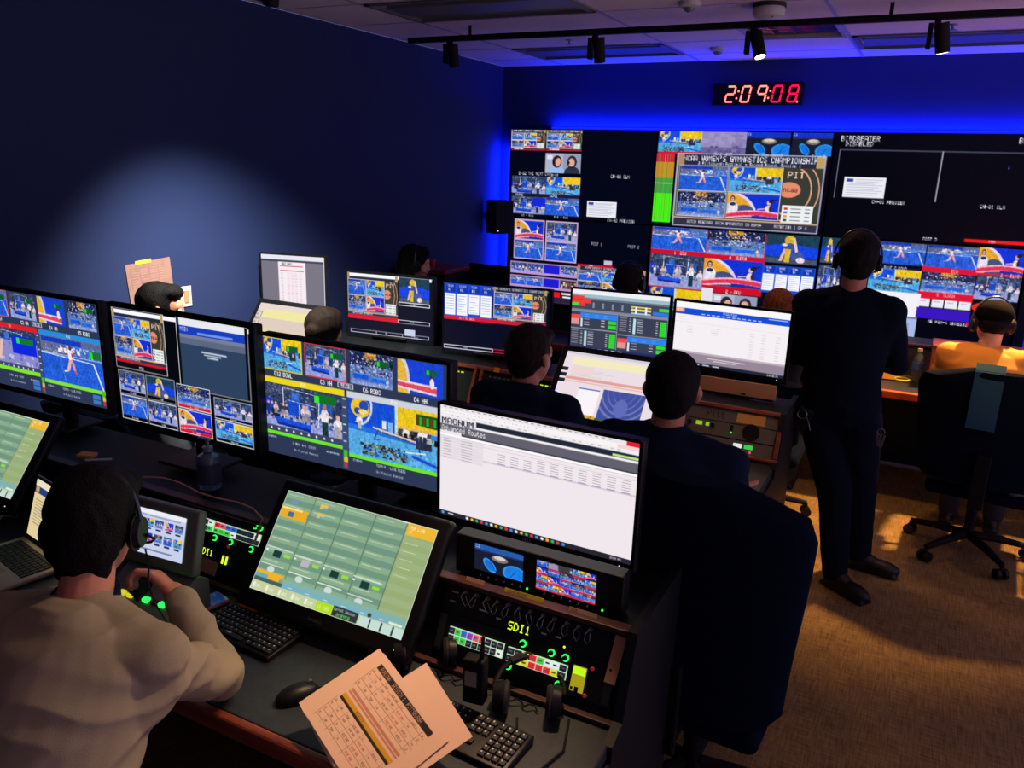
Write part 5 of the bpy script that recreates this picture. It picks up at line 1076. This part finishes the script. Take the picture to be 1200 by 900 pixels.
t = empty('cup', (-3.36, 5.18, 1.265), 0, 'small red cup on the red-topped equipment rack', 'cup'); MB().lathe([(0, 0), (.03, 0), (.036, .06), (.034, .06), (.028, .004), (0, .004)]).build('body', mat('red_cup', (170, 30, 30), .4), t, smooth=True); MB().lathe([(0, .06), (.038, .06), (.036, .07), (0, .07)]).build('lid', mat('red_cup', (170, 30, 30), .4), t)
t = empty('monitor', (-3.05, 5.55, .762), 0, 'dark switched-off monitor seen from behind the far seated person, left of the video wall', 'monitor'); MB().box((0, 0, .39), (.36, .03, .26), bev=.005).build('housing', PLASTIC2, t); MB().box((0, .03, .14), (.05, .03, .28)).box((0, .03, .006), (.2, .15, .012), bev=.004).build('stand', PLASTIC2, t)
t = empty('card_holder', (-3.50, 5.12, 1.265), 0, 'small upright card in a holder on the red-topped equipment rack', 'card'); MB().box((0, 0, .09), (.05, .012, .10), bev=.003).build('card', mat('beige_card', (120, 104, 90), .7), t); MB().box((0, 0, .02), (.04, .03, .04)).build('holder', PLASTIC2, t)
# ------------------------------------------------------------ chairs
def office_chair(x, y, yaw, label, top=1.12, w_=.5, seat=.47, low=.52, fab=FABRIC, lean=.12, group='office chairs', back_y=-.26, arms=True):
    t = empty('office_chair', (x, y, 0), yaw, label, 'chair', group)
    MB().box((0, 0, seat-.04), (.50, .48, .08), bev=.035, seg=4).build('seat', fab, t, smooth=True)
    rings = []; n = 28; H = top-low
    for i in range(13):
        f = i/12; z = low+H*f; wd = w_/2*(1-.06*math.cos(f*PI)-.0) * (1 if f < .86 else math.sqrt(max(.05, 1-((f-.86)/.15)**2))); wd *= (.86 if f < .08 else 1); yy = back_y-lean*f+.03*math.sin(f*PI)
        rings.append([(wd*math.copysign(abs(math.cos(a))**.7, math.cos(a)), yy+.045*math.copysign(abs(math.sin(a))**.7, math.sin(a))-.10*(math.cos(a)**2)*-.4, z) for a in [2*PI*k/n for k in range(n)]])
    MB().loft(rings).build('backrest', fab, t, smooth=True)
    MB().box((0, back_y+.06, seat-.04), (.06, .3, .03)).box((0, back_y-.07, (seat+low)/2+.05), (.07, .025, .30), bev=.005).build('back_support', PLASTIC2, t)
    MB().cyl((0, 0, .10), (0, 0, seat-.08), .028).cyl((0, 0, seat-.12), (0, 0, seat-.07), .09, n=20).build('gas_column', PLASTIC2, t)
    for k in range(5):
        a = 2*PI*k/5+.3; c_, s_ = math.cos(a), math.sin(a)
        MB().tube([(.03*c_, .03*s_, .115), (.17*c_, .17*s_, .105), (.31*c_, .31*s_, .082)], [.026, .022, .016]).build('base_leg', PLASTIC2, t, smooth=True)
        p = Vector((.31*c_, .31*s_, .03)); q = Vector((-s_, c_, 0)); MB().cyl(p+q*.012, p+q*.03, .03, n=14).cyl(p-q*.012, p-q*.03, .03, n=14).cyl(p, p+Vector((0, 0, .05)), .01).build('caster', PLASTIC, t)
    if arms:
        for s in (-1, 1):
            a = MB().tube([(s*.24, .02, seat-.06), (s*.29, .02, seat), (s*.29, .0, seat+.18)], .016).build('arm_post', PLASTIC2, t, smooth=True)
            MB().box((s*.29, .02, seat+.20), (.07, .26, .035), bev=.014, seg=3).build('armrest', PLASTIC2, t, smooth=True)
    return t

# ------------------------------------------------------------ people
def remeshed(name, build_fn, voxel, m, parent, smooth=6, wrinkle=None, sfac=.5):
    b = MB(); build_fn(b); me = bpy.data.meshes.new('tmp'); b.bm.to_mesh(me); b.bm.free()
    o = bpy.data.objects.new('tmp', me); COL.objects.link(o)
    r = o.modifiers.new('r', 'REMESH'); r.mode = 'VOXEL'; r.voxel_size = voxel; r.use_smooth_shade = True
    s = o.modifiers.new('s', 'SMOOTH'); s.factor = sfac; s.iterations = smooth
    dg = bpy.context.evaluated_depsgraph_get(); dg.update()
    nm = bpy.data.meshes.new_from_object(o.evaluated_get(dg)); nm.name = name
    bpy.data.objects.remove(o); bpy.data.meshes.remove(me)
    if wrinkle:
        amp, fs = wrinkle; nv = len(nm.vertices); co = np.empty(nv*3, np.float32); no = np.empty(nv*3, np.float32)
        nm.vertices.foreach_get('co', co); nm.vertices.foreach_get('normal', no); co = co.reshape(-1, 3); no = no.reshape(-1, 3)
        d = np.array([noise.noise(Vector((p[0]*fs[0], p[1]*fs[1], p[2]*fs[2]))) for p in co]); d = 1-np.abs(d)*2.2
        co += no*(d*amp)[:, None]; nm.vertices.foreach_set('co', co.reshape(-1))
    nm.materials.clear(); nm.materials.append(m)
    nm.polygons.foreach_set('use_smooth', [True]*len(nm.polygons)); nm.update()
    ob = bpy.data.objects.new(name, nm); COL.objects.link(ob); ob.parent = parent; return ob
def cap_(b, p0, p1, r0, r1, n=14):
    b.sph(p0, r0, 8); b.sph(p1, r1, 8); b.cyl(p0, p1, r0, r1, n=n)
def ring_(c, ux, uy, a, b_, n=24): return [c+ux*(a*math.cos(2*PI*k/n))+uy*(b_*math.sin(2*PI*k/n)) for k in range(n)]
def torso(b, J, g=0.0, slim=1.0, low=True):
    """loft through pelvis, waist, chest and shoulders; g = extra thickness"""
    pe, ch, nk = J['pelvis'], J['chest'], J['neck']; r = J['right']; sp = [pe-(ch-pe).normalized()*.10, pe, pe.lerp(ch, .45)-J['fwd']*.01, ch, ch.lerp(nk, .5), ch.lerp(nk, .80), nk]
    wd = [.150, .168, .150, .172, .178, .13, .062]; dp = [.10, .122, .112, .125, .108, .085, .058]
    rings = []
    for i, p in enumerate(sp):
        q = sp[min(i+1, 6)]-sp[max(i-1, 0)]; f = r.cross(q).normalized()*-1
        rings.append(ring_(p, r, f, wd[i]*slim+g, dp[i]*slim+g))
    b.loft(rings)
    for s in ('L', 'R'):
        k_ = 1 if s == 'R' else -1; cap_(b, ch.lerp(nk, .55)+r*(.06*k_), J['sh'+s], .066*slim+g, .054*slim+g); cap_(b, nk-Vector((0, 0, .035))+r*(.02*k_), J['sh'+s]-Vector((0, 0, .004)), .052*slim+g, .050*slim+g)
        cap_(b, ch+r*(.07*k_), J['sh'+s]-Vector((0, 0, .03)), .085*slim+g, .052*slim+g)
def head_frame(J):
    f = J['face'].normalized(); r = f.cross(Vector((0, 0, 1))).normalized(); u = r.cross(f); c = J['head']
    rr = Matrix((r, f, u)).transposed(); return c, rr
def head_geo(b, J):
    c, M_ = head_frame(J); S = J.get('hs', 1.0)
    def e(x, y, z, rx, ry, rz): b.sph(c+M_ @ (Vector((x, y, z))*S), S, 16, (rx, ry, rz), M_)
    e(0, -.012, .028, .076, .094, .084); e(0, .03, -.03, .060, .062, .085); e(0, .045, -.075, .036, .040, .032); e(0, .075, .02, .05, .022, .03)
    e(0, .094, -.018, .011, .016, .024); e(0, .104, -.03, .016, .012, .010); e(.028, .068, -.028, .022, .02, .022); e(-.028, .068, -.028, .022, .02, .022)
    e(0, .086, -.058, .024, .010, .007); e(0, .084, -.066, .020, .010, .008)
    for s in (-1, 1): e(s*.080, -.002, -.010, .010, .018, .032); e(s*.088, -.012, -.004, .008, .017, .026)
    cap_(b, J['neck']-Vector((0, 0, .01)), c+M_ @ (Vector((0, -.022, -.05))*S), .056*S, .052*S)
def hand_geo(b, w_, d, n_, curl=.5, s=1.0, thumb=1):
    """w_ wrist, d pointing direction, n_ palm normal"""
    d = d.normalized(); n_ = (n_-d*n_.dot(d)).normalized(); sd = d.cross(n_)*thumb
    cap_(b, w_-d*.02, w_+d*.02, .026*s, .027*s)
    for k in (-1.2, -.4, .4, 1.2): cap_(b, w_+d*.015*s+sd*k*.012*s, w_+d*.085*s+sd*k*.017*s, .016*s, .0125*s, 10)
    for k, L in ((-1.5, .78), (-.5, .95), (.5, 1.0), (1.5, .92)):
        p = w_+d*.088*s+sd*k*.0185*s; a = curl*.6; rr = .0095*s
        for L2 in (.045, .028, .022):
            q = p+(d*math.cos(a)+n_*math.sin(a))*L2*L*s; cap_(b, p, q, rr, rr*.92, 8); p = q; a += curl; rr *= .93
    p = w_+d*.03*s+sd*.028*s
    for a_, L2 in ((.75, .042), (.55, .03), (.35, .026)):
        q = p+(d*math.cos(a_)+sd*math.sin(a_)+n_*.35*curl).normalized()*L2*s; cap_(b, p, q, .0125*s, .0108*s, 8); p = q
SKIN = mat('skin', (208, 138, 108), .55, ramp=(40, (198, 126, 98))); SKIN2 = mat('light_skin', (226, 168, 138), .55, ramp=(40, (216, 154, 126)))
EYEM = mat('eye_white', (220, 220, 215), .2)
def hairmat(n, c): return mat(n, c, .7, spec=.15, bump=(220, .5), ramp=(120, tuple(int(v*.6) for v in c), (1, 1, .15)))
def person(label, J, shirt, trousers, shoe, hair, hairkind='short', skin=SKIN, vox=.009, wr=(.004, (9, 9, 5)), gs=.014, hands=True, curl=.5, neck_ring=None, hood=False):
    base = J.get('base', Vector((J['pelvis'].x, J['pelvis'].y, 0))); t = empty('person', base, 0, label, 'person')
    for k, v in list(J.items()):
        if isinstance(v, Vector) and k not in ('fwd', 'right', 'face', 'handdirL', 'handdirR', 'palmL', 'palmR', 'base', 'toeL', 'toeR'): J[k] = v-base
    for s in 'LR': J['toe'+s] = J['toe'+s]-base
    def body(b):
        torso(b, J, -.006); head_geo(b, J)
        for s in 'LR':
            cap_(b, J['sh'+s], J['el'+s], .048, .038); cap_(b, J['el'+s], J['wr'+s], .040, .026)
            d = J.get('handdir'+s, J['wr'+s]-J['el'+s]).normalized(); hand_geo(b, J['wr'+s], d, J.get('palm'+s, Vector((0, 0, -1))), curl, 1.0, 1 if s == 'L' else -1)
            h = J['hip'+s]; cap_(b, h, J['kn'+s], .082, .055); cap_(b, J['kn'+s], J['an'+s], .055, .036)
            ft = J['toe'+s]; cap_(b, J['an'+s]-Vector((0, 0, .03)), ft, .034, .026)
    remeshed('body', body, vox, skin, t, 4)
    def sh(b):
        torso(b, J, gs)
        for s in 'LR': cap_(b, J['sh'+s], J['el'+s], .062, .052); cap_(b, J['el'+s], J['el'+s].lerp(J['wr'+s], J.get('sleeve', .93)), .054, .038 if not J.get('short') else .05)
        if neck_ring: c_ = J['neck']; rings = [ring_(c_+Vector((0, 0, z)), J['right'], J['fwd'], a, a*.95) for a, z in ((.075, -.03), (.072, .012), (.068, .03))]; b.loft(rings)
        if hood:
            c_ = J['neck']-J['fwd']*.05; b.sph(c_+Vector((0, 0, -.01)), 1, 12, (.12, .075, .05)); b.sph(c_-J['fwd']*.03+Vector((0, 0, -.05)), 1, 12, (.09, .05, .07))
    if J.get('short'):
        def sh(b):
            torso(b, J, gs)
            for s in 'LR': cap_(b, J['sh'+s], J['sh'+s].lerp(J['el'+s], .8), .064, .060)
    remeshed('shirt', sh, min(vox, .009), shirt, t, 8, wr)
    def tr(b):
        pe = J['pelvis']; q = (J['chest']-pe).normalized()
        b.loft([ring_(pe-q*.12, J['right'], J['fwd'], .12, .10), ring_(pe-q*.03, J['right'], J['fwd'], .176, .135), ring_(pe+q*.05, J['right'], J['fwd'], .170, .128)])
        for s in 'LR': k_ = J.get('tg', 1.0); cap_(b, J['hip'+s], J['kn'+s], .096*k_, .070*k_); cap_(b, J['kn'+s], J['an'+s]+Vector((0, 0, .0)), .070*k_, .056*k_)
    remeshed('trousers', tr, max(vox, .010), trousers, t, 6, (.004, (8, 8, 6)))
    for s in 'LR':
        a, ft = J['an'+s], J['toe'+s]; d = Vector((ft.x-a.x, ft.y-a.y, 0)).normalized(); z0 = ft.z-.028
        def shoe_(b, a=a, ft=ft, d=d, z0=z0):
            r_ = Matrix((Vector((d.y, -d.x, 0)), d, Vector((0, 0, 1)))).transposed(); c_ = Vector((a.x, a.y, z0))
            b.sph(c_+d*.12+Vector((0, 0, .038)), 1, 12, (.05, .10, .040), r_); b.sph(c_+d*.02+Vector((0, 0, .052)), 1, 12, (.046, .085, .055), r_); cap_(b, c_+Vector((0, 0, .05)), Vector((a.x, a.y, z0+.11)), .045, .047)
            b.box(c_+d*.075+Vector((0, 0, .011)), (.088, .27, .022), r_, bev=.01)
        remeshed('shoe', shoe_, .008, shoe, t, 3)
    c, M_ = head_frame(J); S = J.get('hs', 1.0)
    def P(x, y, z): return c+M_ @ (Vector((x, y, z))*S)
    for s in (-1, 1): MB().sph(P(s*.03, .082, .003), .011*S).build('eye', EYEM, t, smooth=True)
    def hr(b):
        def e(x, y, z, rx, ry, rz): b.sph(P(x, y, z), S, 18, (rx, ry, rz), M_)
        if hairkind == 'cap':
            e(0, -.03, -.005, .078, .078, .06); return
        e(0, -.022, .036, .084, .098, .090); e(0, -.040, .0, .080, .074, .075); e(0, -.05, -.045, .062, .048, .045)
        if hairkind != 'crop': e(0, .035, .082, .066, .058, .038)
        if hairkind == 'full': e(0, -.008, .052, .087, .100, .088); e(0, -.055, -.02, .074, .060, .068); e(0, -.052, -.075, .056, .036, .045); e(.02, .05, .085, .06, .05, .035)
        if hairkind in ('long', 'pony', 'bun'):
            e(0, -.02, .035, .090, .104, .094)
        if hairkind == 'long':
            for s in (-1, 1): cap_(b, P(s*.06, -.03, .0), P(s*.075, -.03, -.15), .034*S, .03*S)
            cap_(b, P(0, -.07, -.0), P(0, -.085, -.2), .055*S, .045*S); cap_(b, P(.04, -.06, 0), P(.045, -.075, -.2), .05*S, .035*S); cap_(b, P(-.04, -.06, 0), P(-.045, -.075, -.2), .05*S, .035*S)
        if hairkind == 'bun': e(-.01, -.115, .01, .038, .034, .038)
    remeshed('hair', hr, .006 if vox < .008 else .008, hair, t, 3, (.0035, (30, 30, 12)))
    if hairkind == 'bun': MB().cyl(P(-.005, -.092, .012), P(-.006, -.1, .012), .03, n=16).build('hair_band', mat('rust_band', (150, 80, 50), .7), t)
    if hairkind == 'cap':
        def cp(b):
            b.sph(P(0, -.012, .045), S, 18, (.090, .106, .082), M_); b.sph(P(0, .0, .035), S, 18, (.088, .10, .03), M_)
        remeshed('cap', cp, .007, mat('black_cap', (9, 10, 12), .9, spec=.08), t, 3)
        b = MB(); b.sph(P(0, .10, .03), 1, 12, (.07, .07, .008), M_); b.build('cap_brim', mat('black_cap', (9, 10, 12), .9, spec=.08), t, smooth=True)
    J['_M'] = M_; J['_base'] = base; return t
def headset(J, label, band=mat('headset_band', (70, 76, 88), .3, .5), cups='both', boom=True, S2=1.0):
    c, M_ = head_frame(J); c = c+J['_base']; S = J.get('hs', 1.0)*S2
    t = empty('headset', c, 0, label, 'headset', 'headsets')
    def P(x, y, z): return M_ @ (Vector((x, y, z))*S)
    MB().tube([P(.100*math.cos(a), -.008, .0+.133*math.sin(a)) for a in [PI*k/20 for k in range(21)]], .0045*S, 8).build('headband', band, t, smooth=True)
    for s in (-1, 1):
        q = MB().cyl(P(s*.086, .0, -.012), P(s*.102, .0, -.012), .037*S, .032*S, n=20).build('ear_cup', PLASTIC, t, smooth=30)
        MB().cyl(P(s*.078, 0, -.012), P(s*.09, 0, -.012), .036*S, .042*S, n=20).build('ear_pad', CUP, q, smooth=30)
    if boom: MB().tube([P(.105, .01, -.02), P(.108, .05, -.04), P(.085, .095, -.058), P(.05, .115, -.065)], .003*S, 6).sph(P(.045, .116, -.066), .009*S).build('mic_boom', PLASTIC2, t, smooth=True)
    return t
def seated(x, y, yaw=0, head=None, face=0, pitch=-.1, lean=.0, seat=.47, elbow=None, hs=1.0):
    """default joints of a seated person facing +y turned by yaw; head may be given in world space"""
    f = Vector((-math.sin(yaw), math.cos(yaw), 0)); r = Vector((math.cos(yaw), math.sin(yaw), 0)); o = Vector((x, y, 0)); Z = Vector((0, 0, 1))
    J = dict(fwd=f, right=r, hs=hs); J['pelvis'] = o+Z*(seat+.12); hd = Vector(head) if head else o+f*.08+Z*1.28
    J['neck'] = hd-Z*.135-f*.035; J['chest'] = J['pelvis'].lerp(J['neck'], .68)-f*.02
    for s, k in (('L', -1), ('R', 1)):
        J['sh'+s] = J['neck']-Z*.055+r*(k*.175); J['el'+s] = J['sh'+s]+r*(k*.05)+f*.12-Z*.24; J['wr'+s] = J['el'+s]+f*.22+r*(-k*.05)+Z*.02
        J['hip'+s] = J['pelvis']+r*(k*.09)-Z*.03+f*.03; J['kn'+s] = J['hip'+s]+f*.40-Z*.03+r*(k*.03); J['an'+s] = J['kn'+s]-Z*(seat+.06-.09)+f*-.02; J['an'+s].z = .09; J['toe'+s] = J['an'+s]+f*.17; J['toe'+s].z = .03
    J['head'] = hd; a = yaw+face; J['face'] = Vector((-math.sin(a)*math.cos(pitch), math.cos(a)*math.cos(pitch), math.sin(pitch)))
    return J
HB = hairmat('black_hair', (14, 12, 14)); HBR = hairmat('brown_hair', (28, 16, 10)); HDB = hairmat('dark_brown_hair', (46, 34, 30)); HGI = hairmat('auburn_hair', (150, 84, 44))
NAVYC = mat('navy_cloth', (18, 34, 56), .9, bump=(350, .3), spec=.08); BLK = mat('black_cloth', (11, 20, 36), .9, bump=(350, .3), spec=.08); TANC = mat('tan_knit', (160, 146, 120), .9, bump=(420, .12), spec=.1); JEAN = mat('dark_jeans', (30, 36, 52), .9); ORG = mat('orange_shirt_cloth', (236, 158, 66), .85, bump=(350, .25)); GRY = mat('grey_cloth', (70, 74, 86), .9); SHOE = mat('black_shoe', (20, 20, 22), .5)

# front desk person in the tan shirt
J = seated(-1.30, .58, R(8), head=(-1.51, 1.005, 1.268), face=R(24), pitch=-.22, seat=.47)
J['neck'] = Vector((-1.455, .925, 1.135)); J['chest'] = Vector((-1.40, .80, .95)); J['pelvis'] = Vector((-1.28, .55, .60)); J['hs'] = 1.0
J['shR'] = Vector((-1.275, .94, 1.055)); J['shL'] = Vector((-1.655, .88, 1.05)); J['elR'] = Vector((-1.375, 1.19, .825)); J['wrR'] = Vector((-1.525, 1.215, .985)); J['handdirR'] = Vector((-.75, -.1, .55)); J['palmR'] = Vector((-.5, -.6, -.5))
J['elL'] = Vector((-1.86, 1.05, .83)); J['wrL'] = Vector((-2.08, 1.24, .80))
person('person in a tan long sleeved shirt at the front desk, chin on hand', J, TANC, JEAN, SHOE, HB, 'full', vox=.0055, wr=(.011, (5, 6, 15)), curl=1.0)
base_ = J['_base']; nk_ = J['neck']+base_; q_ = (J['head']-J['neck']).normalized(); b = MB(); b.loft([ring_(nk_+q_*z-base_, J['right'], J['fwd'], a, a*.95) for a, z in ((.080, -.035), (.074, .0), (.068, .03), (.060, .03), (.058, -.02))]); b.build('neck_ring', NAVYC, bpy.data.objects['person'], smooth=True)  # dark ring stands in for the shadow of the head on the upper back
hs_ = headset(J, 'black headset worn by the person in the tan shirt', S2=1.0)
c, M_ = head_frame(J); c = c+J['_base']
MB().tube([M_ @ Vector(p) for p in ((.106, 0, -.05), (.11, .01, -.09), (.10, .03, -.13), (.11, .04, -.18), (.15, .03, -.24))], .0022, 6).build('cord', PLASTIC2, hs_)
office_chair(-1.28, .50, R(8), 'low office chair under the person in the tan shirt', top=.74, low=.50, arms=False, lean=.05)

# middle row
J = seated(-3.20, 2.53, R(0), head=(-3.205, 2.60, 1.335), face=R(-50)); person('person with black hair facing right, half hidden, below the light switch', J, GRY, JEAN, SHOE, HB, 'short', vox=.012)
office_chair(-3.20, 2.45, 0, 'office chair of the person by the light switch', top=1.0, arms=False)
J = seated(-2.62, 3.0, R(4), head=(-2.64, 3.10, 1.205), face=R(10)); person('person with brown hair tied in a bun, above the third front monitor', J, GRY, JEAN, SHOE, HBR, 'bun', vox=.011, skin=SKIN2)
office_chair(-2.6, 2.86, 0, 'office chair of the person with the bun', top=.95, arms=False)
J = seated(-1.36, 2.60, R(-2), head=(-1.335, 2.78, 1.325), face=R(-12)); person('man with short brown hair in a dark hooded top, seated in the middle row', J, NAVYC, JEAN, SHOE, HDB, 'short', vox=.009, wr=(.006, (8, 8, 12)), hood=True)
office_chair(-1.38, 2.48, 0, 'office chair of the man in the dark hooded top', top=.98, arms=False)
J = seated(-.60, 2.36, R(0), head=(-.66, 2.43, 1.375), face=R(8), seat=.52); J['shR'] += Vector((.03, 0, -.02))
person('man with short black hair in a dark jacket seated before the large touch screen', J, NAVYC, JEAN, SHOE, HB, 'crop', vox=.009, wr=(.004, (8, 8, 8)), neck_ring=True)
office_chair(-.465, 2.34, R(-3), 'large dark high-backed office chair in the right foreground', top=1.25, w_=.64, low=.50, lean=.06, back_y=-.26, arms=False)
# rear row
J = seated(-3.12, 4.55, R(0), head=(-3.13, 4.63, 1.37), face=R(-55)); person('person with long black hair and headset facing right near the left wall', J, BLK, JEAN, SHOE, HB, 'long', vox=.012, skin=SKIN2); headset(J, 'headset on the long black hair of the far left person', boom=True)
office_chair(-3.12, 4.50, 0, 'office chair of the person with long black hair', top=1.0, arms=False)
J = seated(-1.66, 4.78, R(0), head=(-1.66, 4.86, 1.35), face=R(0)); person('person with dark hair and headset in front of the video wall, left of centre', J, BLK, JEAN, SHOE, HDB, 'short', vox=.012); headset(J, 'headset worn by the person in front of the lower left displays', boom=False)
office_chair(-1.66, 4.66, 0, 'office chair of the person in front of the lower left displays', top=1.0, arms=False)
J = seated(-.74, 4.98, R(0), head=(-.765, 5.07, 1.245), face=R(0)); person('person with auburn hair just above the bright web page monitor', J, BLK, JEAN, SHOE, HGI, 'long', vox=.012, skin=SKIN2)
office_chair(-.74, 4.86, 0, 'office chair of the person with auburn hair', top=.95, arms=False)
J = seated(.43, 4.92, R(-4), head=(.36, 4.98, 1.305), face=R(20), pitch=-.15); person('person in an orange shirt and black cap seated at the right', J, ORG, JEAN, SHOE, HB, 'cap', vox=.009, skin=SKIN2, wr=(.006, (8, 8, 12))); headset(J, 'headset over the black cap of the person in the orange shirt', S2=1.06, boom=False)
office_chair(.43, 4.90, R(-4), 'dark high-backed office chair of the person in the orange shirt, a towel over it', top=1.13, w_=.68, low=.50)
t = empty('towel', (.36, 4.53, 1.13), R(-4), 'teal towel hung over the chair back at the right', 'towel'); 
b = MB(); rg = []
for i, (y, z) in enumerate(((.09, -.16), (.085, -.03), (.05, .02), (.0, .03), (-.04, .0), (-.035, -.12), (-.02, -.3))): rg.append([(-.065, y, z), (.065, y, z), (.065, y+.006, z+.006), (-.065, y+.006, z+.006)])
b.loft(rg).build('cloth', mat('teal_towel', (30, 78, 104), .95), t, smooth=True)

# the standing person
Z = Vector((0, 0, 1))
J = dict(fwd=Vector((0, 1, 0)), right=Vector((1, 0, 0)), pelvis=Vector((-.275, 4.12, .97)), chest=Vector((-.29, 4.09, 1.27)), neck=Vector((-.295, 4.10, 1.515)), head=Vector((-.293, 4.11, 1.67)), face=Vector((-.15, 1, -.05)),
    shL=Vector((-.485, 4.10, 1.44)), shR=Vector((-.115, 4.10, 1.44)), elL=Vector((-.54, 4.17, 1.17)), elR=Vector((-.055, 4.18, 1.18)), wrL=Vector((-.30, 4.34, 1.12)), wrR=Vector((-.24, 4.36, 1.16)),
    hipL=Vector((-.365, 4.12, .90)), hipR=Vector((-.185, 4.12, .90)), knL=Vector((-.245, 4.14, .49)), knR=Vector((-.135, 4.26, .50)), anL=Vector((-.185, 4.09, .09)), anR=Vector((-.10, 4.38, .10)), toeL=Vector((-.06, 4.0, .03)), toeR=Vector((.04, 4.36, .03)), hs=1.05, tg=1.14)
person('standing person all in black with headset and folded arms watching the video wall', J, BLK, BLK, SHOE, HB, 'crop', vox=.0085, wr=(.004, (7, 7, 9)), gs=.02)
headset(J, 'large headset worn by the standing person', boom=True)
t = empty('radio_pack', (-.43, 4.0, .93), 0, 'radio pack with metal clip and keys on the hip of the standing person', 'radio'); MB().box((0, 0, -.04), (.07, .035, .12), Matrix.Rotation(.35, 3, 'Y'), bev=.006).build('body', PLASTIC, t); b = MB(); n = 16; b.tube([(.0+.022*math.cos(2*PI*k/n), -.025, -.01+.022*math.sin(2*PI*k/n)) for k in range(n+1)], .0025, 6); b.tube([(.02, -.022, -.02), (.035, -.024, -.05), (.045, -.022, -.085)], .003, 6).build('clip', STEEL, t)
t = empty('key_bunch', (-.075, 4.03, .89), 0, 'small bunch of keys at the right hip of the standing person', 'keys')
for k in range(3): MB().box((.012*k-.01, -.004*k, -.055), (.009, .002, .06), Matrix.Rotation(.15*(k-1), 3, 'Y')).build('key', METAL, t)
b = MB(); b.tube([(.016*math.cos(2*PI*k/n), 0, -.012+.016*math.sin(2*PI*k/n)) for k in range(n+1)], .002, 6).build('ring', STEEL, t)
